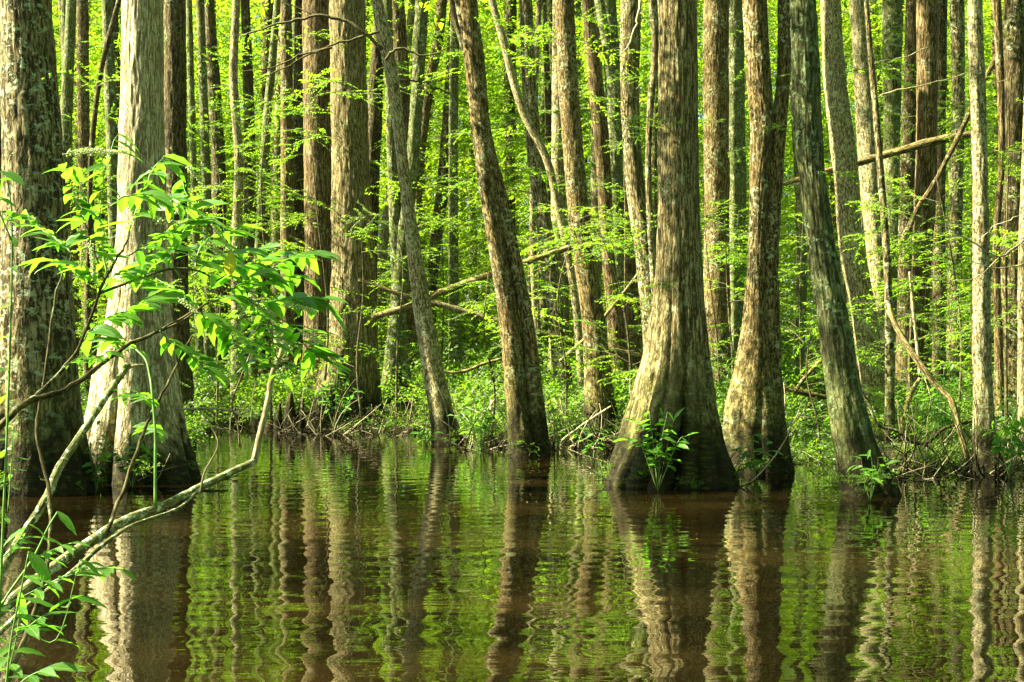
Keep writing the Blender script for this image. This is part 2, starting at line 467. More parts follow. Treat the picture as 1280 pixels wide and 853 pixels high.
def tubes_mesh(name, paths, mat, seg=5, smooth=True):
    """many thin tubes in one mesh; paths: list of (points (n,3), radii (n,))"""
    Vs, Ts, Bs = [], [], []
    base = 0
    for pts, rad in paths:
        pts = np.asarray(pts, float); rad = np.asarray(rad, float); n = len(pts)
        tan = np.gradient(pts, axis=0); tan /= (np.linalg.norm(tan, axis=1)[:, None] + 1e-9)
        ref = np.array([0.13, 0.97, 0.2]) if abs(tan[:, 1]).mean() < 0.8 else np.array([1.0, 0, 0.1])
        ax = np.cross(ref, tan); ax /= np.linalg.norm(ax, axis=1)[:, None]; ay = np.cross(tan, ax)
        a = np.arange(seg) / seg * 2 * math.pi
        V = pts[:, None, :] + rad[:, None, None] * (np.cos(a)[None, :, None] * ax[:, None, :] + np.sin(a)[None, :, None] * ay[:, None, :])
        d = np.r_[0, np.cumsum(np.linalg.norm(np.diff(pts, axis=0), axis=1))]
        rm = rad.mean()
        B = np.stack([np.tile(rm * np.cos(a), (n, 1)), np.tile(rm * np.sin(a), (n, 1)), np.tile(d[:, None], (1, seg))], -1)
        i = np.arange(n - 1)[:, None] * seg; j = np.arange(seg)[None, :]; j2 = (j + 1) % seg
        Q = np.stack([i + j, i + j2, i + seg + j2, i + seg + j], -1).reshape(-1, 4) + base
        top = base + (n - 1) * seg
        Ts += [Q[:, [0, 1, 2]], Q[:, [0, 2, 3]]]
        cap = np.array([[top, top + k, top + k + 1] for k in range(1, seg - 1)]); cap0 = np.array([[base, base + k + 1, base + k] for k in range(1, seg - 1)])
        Ts += [cap, cap0]
        Vs.append(V.reshape(-1, 3)); Bs.append(B.reshape(-1, 3)); base += n * seg
    return mesh_np(name, np.vstack(Vs), np.vstack(Ts), [mat], smooth=smooth, vattr={'bark': np.vstack(Bs)})


def smooth_path(pts, k=4, jit=0.0, rg=None):
    """Catmull-Rom subdivision"""
    p = np.asarray(pts, float)
    q = np.vstack([2 * p[0] - p[1], p, 2 * p[-1] - p[-2]])
    out = []
    for i in range(1, len(q) - 2):
        for t in np.linspace(0, 1, k, endpoint=False):
            a, b, c, d = q[i - 1], q[i], q[i + 1], q[i + 2]
            out.append(0.5 * ((2 * b) + (-a + c) * t + (2 * a - 5 * b + 4 * c - d) * t * t + (-a + 3 * b - 3 * c + d) * t**3))
    out.append(q[-2])
    out = np.array(out)
    if jit and rg is not None:
        out[1:-1] += rg.normal(0, jit, out[1:-1].shape)
    return out


# ------------------------------------------------------------------ leaves in bulk
def leaf_tris(base, dirs, norm, length, width, rg):
    """base (n,3) dirs (n,3) norm (n,3): two folded triangles pairs per leaf -> V, T, tint"""
    n = len(base)
    dirs = dirs / np.linalg.norm(dirs, axis=1)[:, None]
    side = np.cross(norm, dirs); side /= (np.linalg.norm(side, axis=1)[:, None] + 1e-9)
    up = np.cross(dirs, side)
    L = length[:, None]; W = width[:, None]
    b = base
    tip = base + dirs * L - up * L * 0.16
    l = base + dirs * L * 0.42 + side * W * 0.5 + up * W * 0.16
    r = base + dirs * L * 0.42 - side * W * 0.5 + up * W * 0.16
    V = np.stack([b, l, tip, r], 1).reshape(-1, 3)
    k = np.arange(n)[:, None] * 4
    T = np.stack([np.hstack([k, k + 2, k + 1]), np.hstack([k, k + 3, k + 2])], 1).reshape(-1, 3)
    tint = np.repeat(np.clip(rg.normal(0.5, 0.27, n), 0, 1), 2)
    return V, T, tint


def spray_arrays(rg, L=1.6, leaf=0.085, nside=9, droop=0.25, flat=0.30, dens=1.0, aspect=0.42, twig_r=0.008):
    """a leafy bough growing along +X: returns leaf base/dir/normal/len/width arrays and twig paths"""
    base, dirs, nor, ln = [], [], [], []
    paths = []
    yaw = rg.normal(0, 0.12)
    def axis_pt(t): return np.array([t * L, math.sin(t * 2.2 + yaw * 9) * 0.07 * L, (0.10 * math.sin(t * 3) - droop * t * t) * L])
    main = np.array([axis_pt(t) for t in np.linspace(0, 1, 7)])
    paths.append((main, np.linspace(twig_r, twig_r * 0.25, 7)))
    twigs = [(axis_pt(0.12), axis_pt(1.0), None)]
    segs = []
    for i in range(nside):
        t = 0.14 + 0.84 * (i + rg.uniform(-0.3, 0.3)) / nside
        sgn = 1 if i % 2 else -1
        a = sgn * rg.uniform(0.65, 1.15)
        l = L * rg.uniform(0.28, 0.5) * (1.12 - t) + 0.08 * L
        o = axis_pt(t)
        v = np.array([math.cos(a), math.sin(a), rg.normal(0.0, 0.14)])
        segs.append((o, v, l))
    segs.append((axis_pt(0.45), (axis_pt(1.0) - axis_pt(0.45)), 1.0))
    for o, v, l in segs:
        ve = v / np.linalg.norm(v) if l != 1.0 else v
        e = o + ve * l
        mid = (o + e) / 2 + np.array([0, 0, 0.03 * L * rg.normal()])
        end = e - np.array([0, 0, 0.10 * l * rg.uniform(0, 2)])
        if l != 1.0: paths.append((np.array([o, mid, end]), np.array([twig_r * 0.45, twig_r * 0.3, twig_r * 0.18])))
        ll = np.linalg.norm(end - o)
        m = max(3, int(ll / (leaf * 0.42) * dens))
        for q in range(m):
            t = (q + rg.uniform(0, 0.8)) / m
            pnt = o * (1 - t) ** 2 + 2 * mid * t * (1 - t) + end * t * t
            tw = (end - o) / ll
            sd = np.array([-tw[1], tw[0], 0.0])
            s = (1 if q % 2 else -1)
            dv = tw * rg.uniform(0.35, 0.9) + sd * s * rg.uniform(0.5, 1.0) + np.array([0, 0, rg.normal(-0.12, 0.25)])
            base.append(pnt); dirs.append(dv)
            nor.append(np.array([rg.normal(0, flat), rg.normal(0, flat), 1.0]))
            ln.append(leaf * rg.uniform(0.6, 1.15))
    ln = np.array(ln)
    return np.array(base), np.array(dirs), np.array(nor), ln, ln * aspect * rg.uniform(0.85, 1.2, len(ln)), paths


def rot_mats(e):
    return np.array(Euler(e).to_matrix())


def compose(name, parts, leafmat, twigmat, rg, seg=3):
    """parts: list of (spray arrays, 3x3 matrix, offset, scale) merged into one mesh with a leaf slot and a twig slot"""
    BB, DD, NN, LL, WW, TP = [], [], [], [], [], []
    for (b, d, n, l, wd, paths), Mx, off, sc in parts:
        BB.append(b @ Mx.T * sc + off); DD.append(d @ Mx.T); NN.append(n @ Mx.T); LL.append(l); WW.append(wd)
        for p_, r_ in paths: TP.append((p_ @ Mx.T * sc + off, r_ * sc))
    V, T, tint = leaf_tris(np.vstack(BB), np.vstack(DD), np.vstack(NN), np.concatenate(LL), np.concatenate(WW), rg)
    tm = []
    base = len(V); Vs = [V]; Ts = [T]
    for pts, rad in TP:
        n = len(pts); tan = np.gradient(pts, axis=0); tan /= (np.linalg.norm(tan, axis=1)[:, None] + 1e-9)
        ref = np.array([0.1, 0.2, 0.97]) if abs(tan[0, 2]) < 0.8 else np.array([1.0, 0, 0.1])
        ax = np.cross(ref, tan); ax /= np.linalg.norm(ax, axis=1)[:, None]; ay = np.cross(tan, ax)
        a = np.arange(seg) / seg * 2 * math.pi
        Vt = pts[:, None, :] + rad[:, None, None] * (np.cos(a)[None, :, None] * ax[:, None, :] + np.sin(a)[None, :, None] * ay[:, None, :])
        i = np.arange(n - 1)[:, None] * seg; j = np.arange(seg)[None, :]; j2 = (j + 1) % seg
        Q = np.stack([i + j, i + j2, i + seg + j2, i + seg + j], -1).reshape(-1, 4) + base
        Vs.append(Vt.reshape(-1, 3)); Ts += [Q[:, [0, 1, 2]], Q[:, [0, 2, 3]]]
        base += n * seg
    nleaf = len(T)
    T = np.vstack(Ts); mi = np.r_[np.zeros(nleaf, int), np.ones(len(T) - nleaf, int)]
    tint = np.r_[tint, np.zeros(len(T) - nleaf)]
    return mesh_np(name, np.vstack(Vs), T, [leafmat, twigmat], mi=mi, fattr={'tint': tint})


rgl = np.random.default_rng(31)
I3 = np.eye(3)
# single boughs (attached to trees), fine leaves
BOUGH = [compose('leafy_branch', [(spray_arrays(rgl, L=1.7, leaf=0.075, nside=11, dens=1.0, twig_r=0.010), I3, np.zeros(3), 1.0)], M['leaf_mid'], M['tinytwig'], rgl) for _ in range(6)]


def cluster(name, n, spread, leafmat, L=1.8, leaf=0.10, dens=1.0, vert=0.55, rg=rgl):
    parts = []
    for i in range(n):
        a = rg.uniform(0, 2 * math.pi)
        off = np.array([math.cos(a) * rg.uniform(0, spread) * 0.5, math.sin(a) * rg.uniform(0, spread) * 0.5, rg.uniform(-1, 1) * spread * vert])
        parts.append((spray_arrays(rg, L=L * rg.uniform(0.7, 1.2), leaf=leaf, nside=8, dens=dens, flat=0.4), rot_mats((rg.normal(0, .25), rg.normal(-0.1, .25), a + rg.normal(0, .5))), off, 1.0))
    return compose(name, parts, leafmat, M['tinytwig'], rg)


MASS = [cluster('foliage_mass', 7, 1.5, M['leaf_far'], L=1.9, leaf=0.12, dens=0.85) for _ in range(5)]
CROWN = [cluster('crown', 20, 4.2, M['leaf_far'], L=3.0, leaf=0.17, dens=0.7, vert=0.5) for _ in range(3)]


def shrub(name, nst, h, leafmat, leaf=0.06, rg=rgl, aspect=0.5, dens=0.8):
    parts = []
    for i in range(nst):
        a = rg.uniform(0, 2 * math.pi); el = rg.uniform(0.35, 1.25)
        parts.append((spray_arrays(rg, L=h * rg.uniform(0.6, 1.15), leaf=leaf, nside=5, droop=0.30, flat=0.5, dens=dens, aspect=aspect, twig_r=0.005), rot_mats((rg.normal(0, .3), -el, a)),
                      np.array([rg.normal(0, .06), rg.normal(0, .06), 0]), 1.0))
    return compose(name, parts, leafmat, M['tinytwig'], rg)


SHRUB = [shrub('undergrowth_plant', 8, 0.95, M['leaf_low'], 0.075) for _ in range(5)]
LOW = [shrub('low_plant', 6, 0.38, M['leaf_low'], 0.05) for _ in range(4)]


# ------------------------------------------------------------------ scattering for the uncountable masses
def scatter(name, label, meshes, pts, rots, scl, idx, cat=None):
    src = bpy.data.collections.new(name + '_sources')
    for i, me in enumerate(meshes):
        so = bpy.data.objects.new('%s_source_%02d' % (name, i), me)
        src.objects.link(so)
    me = bpy.data.meshes.new(name)
    pts = np.asarray(pts, np.float32)
    me.vertices.add(len(pts)); me.vertices.foreach_set('co', pts.ravel())
    a = me.attributes.new('rot', 'FLOAT_VECTOR', 'POINT'); a.data.foreach_set('vector', np.asarray(rots, np.float32).ravel())
    a = me.attributes.new('scl', 'FLOAT', 'POINT'); a.data.foreach_set('value', np.asarray(scl, np.float32))
    a = me.attributes.new('idx', 'INT', 'POINT'); a.data.foreach_set('value', np.asarray(idx, np.int32))
    me.update()
    o = new_obj(name, me)
    ng = bpy.data.node_groups.new(name, 'GeometryNodeTree')
    ng.interface.new_socket('Geometry', in_out='INPUT', socket_type='NodeSocketGeometry')
    ng.interface.new_socket('Geometry', in_out='OUTPUT', socket_type='NodeSocketGeometry')
    N = ng.nodes
    gi = N.new('NodeGroupInput'); go = N.new('NodeGroupOutput')
    ci = N.new('GeometryNodeCollectionInfo'); ci.inputs['Collection'].default_value = src
    ci.inputs['Separate Children'].default_value = True; ci.inputs['Reset Children'].default_value = True
    iop = N.new('GeometryNodeInstanceOnPoints'); iop.inputs['Pick Instance'].default_value = True
    def na(nm, t):
        x = N.new('GeometryNodeInputNamedAttribute'); x.data_type = t; x.inputs['Name'].default_value = nm
        return [s for s in x.outputs if s.enabled and s.name == 'Attribute'][0]
    L = ng.links
    L.new(gi.outputs[0], iop.inputs['Points']); L.new(ci.outputs[0], iop.inputs['Instance'])
    L.new(na('idx', 'INT'), iop.inputs['Instance Index'])
    L.new(na('rot', 'FLOAT_VECTOR'), iop.inputs['Rotation'])
    L.new(na('scl', 'FLOAT'), iop.inputs['Scale'])
    L.new(iop.outputs[0], go.inputs[0])
    md = o.modifiers.new('scatter', 'NODES'); md.node_group = ng
    tag(o, label, cat, kind='stuff')
    return o


# ------------------------------------------------------------------ terrain and water
BANK_PX = [-900, -300, 0, 200, 232, 262, 300, 330, 540, 575, 620, 700, 770, 800, 900, 975, 1005, 1050, 1085, 1130, 1280, 1500, 2200]
BANK_D = [17, 17.8, 18.0, 18.6, 22, 32, 32, 28.2, 27.5, 25.5, 24.4, 25.2, 25.4, 20.6, 19.8, 21.5, 37, 35, 19.6, 18.6, 18.0, 17.5, 17]


def bank_d(x, y):
    px = 640 + F * x / np.maximum(y, 2.0)
    return np.interp(px, BANK_PX, BANK_D)


def vnoise(x, y, seed, cell):
    rg = np.random.default_rng(seed); Gd = rg.random((64, 64)) * 2 - 1
    u = x / cell; v = y / cell
    i = np.floor(u).astype(int); j = np.floor(v).astype(int); fu = u - i; fv = v - j
    fu = fu * fu * (3 - 2 * fu); fv = fv * fv * (3 - 2 * fv)
    g_ = lambda a, b: Gd[b % 64, a % 64]
    return (g_(i, j) * (1 - fu) + g_(i + 1, j) * fu) * (1 - fv) + (g_(i, j + 1) * (1 - fu) + g_(i + 1, j + 1) * fu) * fv


HUMMOCKS = []   # (x, y, radius, height)


def ground_z(x, y):
    x = np.asarray(x, float); y = np.asarray(y, float)
    t = y - bank_d(x, y) + 0.7 * vnoise(x, y, 5, 1.3)
    far = np.clip((t + 1.0) / 2.2, 0, 1); far = far * far * (3 - 2 * far)
    near = np.clip((4.2 - y + 0.5 * vnoise(x, y, 6, 1.0)) / 1.6, 0, 1); near = near * near * (3 - 2 * near)
    left = np.clip((-x - 5.6 - 0.55 * np.maximum(y, 0) + 0.6 * vnoise(x, y, 8, 1.5)) / 2.0, 0, 1)
    k = np.maximum(np.maximum(far, near), left)
    h = -0.55 + k * (0.70 + 0.10 * vnoise(x, y, 3, 0.6) + 0.16 * vnoise(x, y, 4, 2.2))
    h = h + np.clip((y - 45) * 0.012, 0, 3)
    for hx, hy, hr, hh_ in HUMMOCKS:
        h = np.maximum(h, (hh_ + 0.5) * np.exp(-((x - hx) ** 2 + (y - hy) ** 2) / hr ** 2) - 0.5 + 0.05 * vnoise(x, y, 9, 0.3))
    return h


for (px, D, r_, h_) in [(668, 22.7, 0.9, .12), (600, 26, 1.2, .14), (640, 25.0, 1.1, .12), (715, 24.6, 1.1, .14), (750, 26, 1.0, .14), (690, 27.5, 1.6, .16), (960, 20.0, 1.0, .12), (900, 19.5, .8, .12), (920, 24, 1.3, .15), (930, 29, 1.6, .15), (1085, 20.5, 1.0, .14), (560, 26.0, .8, .1), (30, 17.2, 1.2, .12), (180, 18.2, 1.0, .08), (1090, 17.5, .8, .05)]:
    HUMMOCKS.append(((px - 640) / F * D, D, r_, h_))


def axis_vals(lo, hi, step, far_lo, far_hi):
    v = list(np.arange(lo, hi + 1e-6, step))
    s = step; x = hi
    while x < far_hi: s *= 1.35; x += s; v.append(x)
    s = step; x = lo; left = []
    while x > far_lo: s *= 1.35; x -= s; left.append(x)
    return np.array(left[::-1] + v)


gx = axis_vals(-22, 22, 0.24, -3000, 3000)
gy = axis_vals(-4, 56, 0.24, -3000, 4000)
X, Y = np.meshgrid(gx, gy)
Z = ground_z(X, Y)
Z = np.where(Y > 60, np.minimum(Z, 3.0) + 0, Z)
nx, ny = len(gx), len(gy)
ii = np.arange(ny - 1)[:, None] * nx; jj = np.arange(nx - 1)[None, :]
Q = np.stack([ii + jj, ii + jj + 1, ii + nx + jj + 1, ii + nx + jj], -1).reshape(-1, 4)
go_ = new_obj('ground', mesh_np('ground', np.stack([X, Y, Z], -1).reshape(-1, 3), Q, [M['soil']], smooth=True))
tag(go_, kind='structure')
wx = np.array([-60, -20, 0, 20, 60.0]); wy = np.array([-30.0, 5, 20, 40, 60])
X, Y = np.meshgrid(wx, wy)
ii = np.arange(4)[:, None] * 5; jj = np.arange(4)[None, :]
Q = np.stack([ii + jj, ii + jj + 1, ii + 5 + jj + 1, ii + 5 + jj], -1).reshape(-1, 4)
wo = new_obj('water', mesh_np('water', np.stack([X, Y, 0 * X], -1).reshape(-1, 3), Q, [M['water']]))
tag(wo, kind='structure')


# ------------------------------------------------------------------ trees
def trunk_from_rows(rows, D, ztop, lean_y=0.0):
    """rows: (py, xl, xr) from the top of the photo down; returns centres and radii bottom to top"""
    rows = sorted(rows, key=lambda r: -r[0])
    C, rad = [], []
    for py, xl, xr in rows:
        p_ = P((xl + xr) / 2, py, D)
        C.append(p_); rad.append((xr - xl) / 2 / F * D)
    C = np.array(C); rad = np.array(rad)
    C[:, 1] += lean_y * C[:, 2] * 0.05
    # downwards, into the ground
    slope = (C[0] - C[1]) / max(1e-3, abs(C[0][2] - C[1][2]))
    zb = min(float(ground_z(C[0][0], C[0][1])), 0.0 if C[0][2] < 0.3 else C[0][2]) - 0.25
    if C[0][2] - zb > 0.05:
        dz = C[0][2] - zb
        sl = slope * min(1.0, 0.5 / max(dz, 0.5))
        low = C[0] + np.array([sl[0] * dz, 0, -dz])
        C = np.vstack([low, C]); rad = np.r_[rad[0] * (1 + 0.10 * min(dz, 1.2)), rad]
    # upwards, beyond the frame
    top = C[-1]
    sl = (C[-1] - C[-2]) / max(1e-3, C[-1][2] - C[-2][2])
    z = top[2]; pnt = top.copy(); r_ = rad[-1]; add = []; k = 1.0
    while z < ztop:
        dz = min(2.5, ztop - z + 0.01); z += dz; k *= 0.8
        pnt = pnt + np.array([sl[0] * dz * k, sl[1] * dz * k, dz]); r_ = r_ * (1 - 0.085 * dz * 0.6)
        add.append((pnt.copy(), r_))
    if add:
        C = np.vstack([C, [a[0] for a in add]]); rad = np.r_[rad, [a[1] for a in add]]
    return C, rad


TREES = []


def hang_branch(t, zmin, zmax, C, rad, seedr, n, scale=(0.7, 1.3), meshes=BOUGH, D=20):
    for i in range(n):
        z = seedr.uniform(zmin, zmax)
        x = np.interp(z, C[:, 2], C[:, 0]); y = np.interp(z, C[:, 2], C[:, 1]); r_ = np.interp(z, C[:, 2], rad)
        a = seedr.uniform(0, 2 * math.pi)
        o = bpy.data.objects.new('leafy_branch', meshes[seedr.randrange(len(meshes))])
        COL.objects.link(o); o.parent = t
        o.location = (x + math.cos(a) * r_ * 0.7 - t.location.x, y + math.sin(a) * r_ * 0.7 - t.location.y, z - t.location.z)
        o.rotation_euler = (seedr.gauss(0, .15), seedr.gauss(-0.08, .15), a)
        s = seedr.uniform(*scale)
        o.scale = (s, s, s)


def make_tree(name, label, mat, D, rows, more=(), ztop=None, seg=None, flute=None, branches=0, crown=1, lean_y=0.0, ridge=None, bz=(2.5, 12), group=None, bscale=(.7, 1.3), crown_off=None):
    seed = len(TREES) * 17 + 5
    if 23 < D < 46 and not group:
        wid = lambda rw_: [(y_, a_ - 1.3, b_ + 1.3) for y_, a_, b_ in rw_]
        rows = wid(rows); more = [wid(m_) for m_ in more]
    ztop = ztop or (11 + (seed % 7) * 0.8 + max(0, D - 25) * 0.18)
    C, rad = trunk_from_rows(rows, D, ztop, lean_y)
    base = C[0].copy(); base[2] = max(float(ground_z(base[0], base[1])), -0.5)
    t = empty(name, tuple(base), label, 'tree', group)
    wpx = np.median([r[2] - r[1] for r in rows])
    if seg is None: seg = int(np.clip(wpx * 2.2, 14, 140))
    step = np.clip(D / F * 3.0, 0.03, 0.25)
    circ = wpx / F * D * math.pi
    if ridge is None: ridge = 0.007 if wpx > 16 else 0.003
    for k, rw in enumerate([rows] + list(more)):
        Ck, rk = (C, rad) if k == 0 else trunk_from_rows(rw, D + 0.02 * k, ztop * 0.9, lean_y)
        me, _ = trunk_mesh('trunk', Ck - base, rk, M[mat], seg=seg, step=step, flute=flute if not flute else (flute[0], flute[1] - base[2], flute[2] - base[2], flute[3]), seed=seed + k * 71, ridge=ridge, lump=0.045 if not flute else 0.03)
        new_obj('trunk', me, t)
    sr = random.Random(seed)
    for i in range(crown):
        o = bpy.data.objects.new('crown', CROWN[(seed + i) % 3]); COL.objects.link(o); o.parent = t
        top = C[-1] - base
        co = crown_off or (sr.uniform(-1, 1), sr.uniform(-1, 1))
        o.location = (top[0] + co[0], top[1] + co[1], top[2] - 1.2 + i * 2)
        for dy_, dz_ in [(0, 0), (2, 0), (-2, 0), (0, 3), (3.5, 0), (-3.5, 0), (0, 6), (3, 4), (-3, 4), (0, 9)]:
            cand = np.array([top[0] + co[0], top[1] + co[1] + dy_, top[2] - 1.2 + i * 2 + dz_])
            if clear_of_gaps(cand + base, 2.0)[0]: break
        o.location = tuple(cand)
        o.rotation_euler = (0, 0, sr.uniform(0, 6.28)); s = sr.uniform(0.75, 1.1); o.scale = (s, s, s)
    if D < 45:
        vis = CH + 0.24 * D
        n_b = branches + (2 if D < 19 else 4 if D < 26 else 6)
        if D < 19: hang_branch(t, 2.2, vis, C, rad, sr, n_b, (.25, .5))
        elif D < 26: hang_branch(t, 1.6, vis, C, rad, sr, n_b, (.35, .75))
        else: hang_branch(t, 1.5, vis, C, rad, sr, n_b, (.5, 1.15))
    elif branches: hang_branch(t, bz[0], min(bz[1], ztop), C, rad, sr, branches, bscale)
    TREES.append((t, C, rad, D))
    return t


T = make_tree
# --- near trees standing in the water
T('swamp_tree', 'massive lichen-spotted trunk filling the left edge of the photo, standing at the waterline', 'lichen', 15.7,
  [(0, 2, 63), (100, 3, 70), (200, 5, 78), (320, 0, 85), (420, -3, 92), (500, -8, 100), (560, -16, 110), (612, -30, 122)], flute=(8, 0.0, 2.2, 0.22), seg=130)
T('swamp_tree', 'big trunk with brilliantly sunlit pale flared root on its left and furrowed bark', 'whitened', 17.2,
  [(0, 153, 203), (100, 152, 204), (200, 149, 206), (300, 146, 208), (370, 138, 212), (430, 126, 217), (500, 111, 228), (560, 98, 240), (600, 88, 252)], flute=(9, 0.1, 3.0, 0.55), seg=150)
T('cypress_tree', 'largest cypress with wide fluted buttress base', 'buttress', 16.7,
  [(0, 824, 871), (100, 823, 872), (200, 822, 873), (300, 821, 876), (360, 818, 880), (400, 813, 884), (450, 803, 890), (500, 789, 898), (550, 773, 909), (605, 755, 924)], flute=(15, 0.4, 4.4, 0.42), seg=190)
T('swamp_tree', 'twin trunk joined low down, two stems in a narrow V beside the largest cypress', 'brown', 18.4,
  [(0, 928, 958), (100, 934, 963), (170, 938, 966), (250, 937, 962), (320, 936, 958), (400, 928, 962), (450, 920, 966), (500, 910, 972), (560, 902, 978), (595, 898, 982)],
  more=[[(0, 972, 990), (60, 972, 990), (120, 969, 986), (170, 960, 982), (230, 956, 978), (320, 950, 973), (400, 947, 975), (500, 942, 980), (560, 936, 988), (597, 930, 996)]], flute=(8, 0.1, 2.4, 0.45), seg=100)
T('swamp_tree', 'dark grey-green leaning trunk with flaking bark, its foot farthest forward on the right', 'slate', 15.4,
  [(0, 988, 1020), (100, 990, 1024), (200, 997, 1029), (300, 1009, 1043), (400, 1022, 1061), (500, 1035, 1080), (580, 1044, 1104), (622, 1050, 1126)], flute=(6, 0.0, 1.6, 0.25), seg=110, ridge=0.011)
T('swamp_tree', 'sunlit blotchy trunk leaning left with a thinner trunk splitting off its right side', 'brown', 21.3,
  [(0, 573, 596), (50, 578, 602), (100, 583, 607), (200, 594, 617), (300, 609, 631), (400, 624, 650), (500, 632, 661), (540, 634, 668), (572, 635, 676)],
  more=[[(180, 603, 617), (240, 617, 632), (300, 630, 646), (400, 650, 667), (500, 658, 680), (548, 662, 686)]], flute=(5, 0.0, 1.0, 0.2))
T('slender_tree', 'smooth pale bent trunk crossing in front of the split cypress, curving to the waterline', 'pale', 24.2,
  [(0, 465, 477), (50, 474, 488), (100, 484, 497), (200, 497, 509), (300, 508, 523), (400, 520, 541), (500, 535, 562), (530, 539, 570), (557, 540, 580)], flute=(5, 0.0, .9, 0.2))
T('swamp_tree', 'mottled trunk with blackened mossy foot just left of the largest cypress', 'brown', 26.0,
  [(0, 695, 716), (100, 699, 721), (200, 706, 729), (300, 715, 739), (400, 728, 755), (500, 731, 767), (549, 727, 777)], flute=(6, 0.1, 1.5, 0.25))
T('slender_tree', 'sunny leaning trunk with a strip of pale green lichen above its root flare', 'lichen', 30.0,
  [(0, 650, 664), (100, 654, 669), (200, 661, 677), (300, 674, 692), (400, 686, 705), (460, 692, 712), (500, 695, 718), (528, 690, 724)], branches=2, flute=(5, 0.2, 1.2, 0.2))
T('slender_tree', 'white sunlit leaning trunk right of the grey-green flaking one', 'pale', 26.5,
  [(0, 1027, 1048), (100, 1031, 1056), (200, 1042, 1070), (300, 1050, 1077), (400, 1067, 1095), (500, 1079, 1109), (545, 1082, 1114)], branches=1)
T('slender_tree', 'straight pale trunk speckled with lichen standing near the right edge over a black wet foot', 'pale', 18.4,
  [(0, 1209, 1227), (100, 1211, 1231), (200, 1215, 1234), (300, 1215, 1236), (400, 1215, 1238), (500, 1216, 1241), (560, 1215, 1248), (592, 1212, 1257)], branches=1, bz=(3, 6), bscale=(.4, .7), flute=(5, 0.0, .9, 0.2))
T('slender_tree', 'thin lichen-grey pole of a tree rising from the bank beside the white leaning trunk', 'lichen', 21.3,
  [(0, 1080, 1086), (60, 1084, 1091), (130, 1090, 1098), (200, 1095, 1104), (320, 1104, 1113), (400, 1106, 1117), (500, 1106, 1118), (572, 1104, 1120)])
T('swamp_tree', 'dark broad trunk on the right edge with long streaks of bare wood', 'dark', 24.0,
  [(0, 1257, 1281), (100, 1254, 1283), (200, 1250, 1283), (320, 1248, 1284), (450, 1246, 1288), (540, 1238, 1296)], branches=3, bscale=(.5, .9))
T('slender_tree', 'pale stripe of a trunk cut by the right edge of the photo', 'pale', 20.0,
  [(0, 1284, 1298), (150, 1279, 1294), (320, 1273, 1286), (450, 1272, 1284), (560, 1272, 1288)])
# --- the second row
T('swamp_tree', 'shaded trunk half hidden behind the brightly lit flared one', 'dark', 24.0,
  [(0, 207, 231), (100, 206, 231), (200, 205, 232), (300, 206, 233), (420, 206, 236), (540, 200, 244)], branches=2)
T('cypress_tree', 'wide split cypress in a sunny shaft with pale root flare on its left', 'buttress', 30.0,
  [(0, 413, 455), (100, 415, 457), (200, 416, 460), (300, 416, 466), (400, 413, 470), (450, 405, 473), (500, 394, 478), (528, 388, 484)], flute=(6, 0.2, 4.0, 0.45), seg=90, branches=3, ridge=0.015)
T('swamp_tree', 'reddish-brown furrowed trunk immediately left of the split cypress', 'red', 32.0,
  [(0, 379, 413), (100, 380, 413), (200, 381, 414), (320, 382, 415), (450, 380, 418), (520, 376, 424)], branches=3)
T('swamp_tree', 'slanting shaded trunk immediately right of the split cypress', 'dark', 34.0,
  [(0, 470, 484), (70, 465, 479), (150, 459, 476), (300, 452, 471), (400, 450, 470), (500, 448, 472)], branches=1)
T('swamp_tree', 'reddish trunk seen behind the smooth pale bent one', 'red', 37.0,
  [(0, 486, 504), (100, 490, 511), (200, 494, 516), (300, 496, 517), (400, 494, 518), (500, 490, 520)], branches=2)
T('slender_tree', 'short-looking pale trunk in the gap right of the split cypress, tilted right', 'pale', 44.0,
  [(0, 512, 519), (100, 501, 508), (200, 489, 497), (320, 473, 483), (420, 469, 481), (490, 467, 482)])
T('slender_tree', 'mossy trunk with a forked foot behind the crossed fallen poles', 'green', 33.0,
  [(0, 520, 534), (150, 512, 526), (250, 503, 518), (300, 496, 512), (400, 487, 507), (460, 480, 500), (512, 474, 496)], more=[[(380, 492, 506), (430, 496, 508), (480, 502, 514), (512, 502, 518)]])
T('slender_tree', 'slim dark trunk leaning right in the sunny gap left of the blotchy one', 'dark', 42.0,
  [(0, 564, 576), (60, 560, 571), (225, 548, 561), (320, 537, 549), (400, 532, 544), (490, 528, 544)], branches=2)
T('slender_tree', 'bent trunk leaning strongly right toward the blotchy one, behind the pale bent one', 'brown', 40.0,
  [(0, 548, 558), (50, 543, 553), (112, 531, 541), (206, 519, 529), (300, 514, 524), (400, 508, 520), (490, 505, 520)])
T('slender_tree', 'upright slim trunk in the sunny gap just left of the blotchy one', 'green', 38.0,
  [(0, 565, 574), (95, 563, 572), (200, 562, 571), (320, 562, 572), (400, 562, 574), (480, 562, 578)], branches=2)
T('slender_tree', 'thin dark pole joining the blotchy trunk near the top of the photo', 'dark', 23.0,
  [(0, 560, 567), (30, 567, 575), (60, 576, 584), (110, 590, 597), (180, 603, 610), (300, 622, 628), (420, 640, 646), (560, 658, 664)], crown=0, ztop=8)
T('slender_tree', 'dim trunk between the blotchy one and the sunny leaning one', 'dark', 44.0,
  [(0, 632, 645), (100, 631, 643), (200, 632, 643), (320, 631, 643), (480, 630, 645)], branches=2)
T('slender_tree', 'bright dappled trunk half hidden behind the mottled black-footed one', 'pale', 36.0,
  [(0, 692, 706), (130, 691, 706), (250, 690, 706), (350, 689, 706), (480, 686, 708)], branches=1)
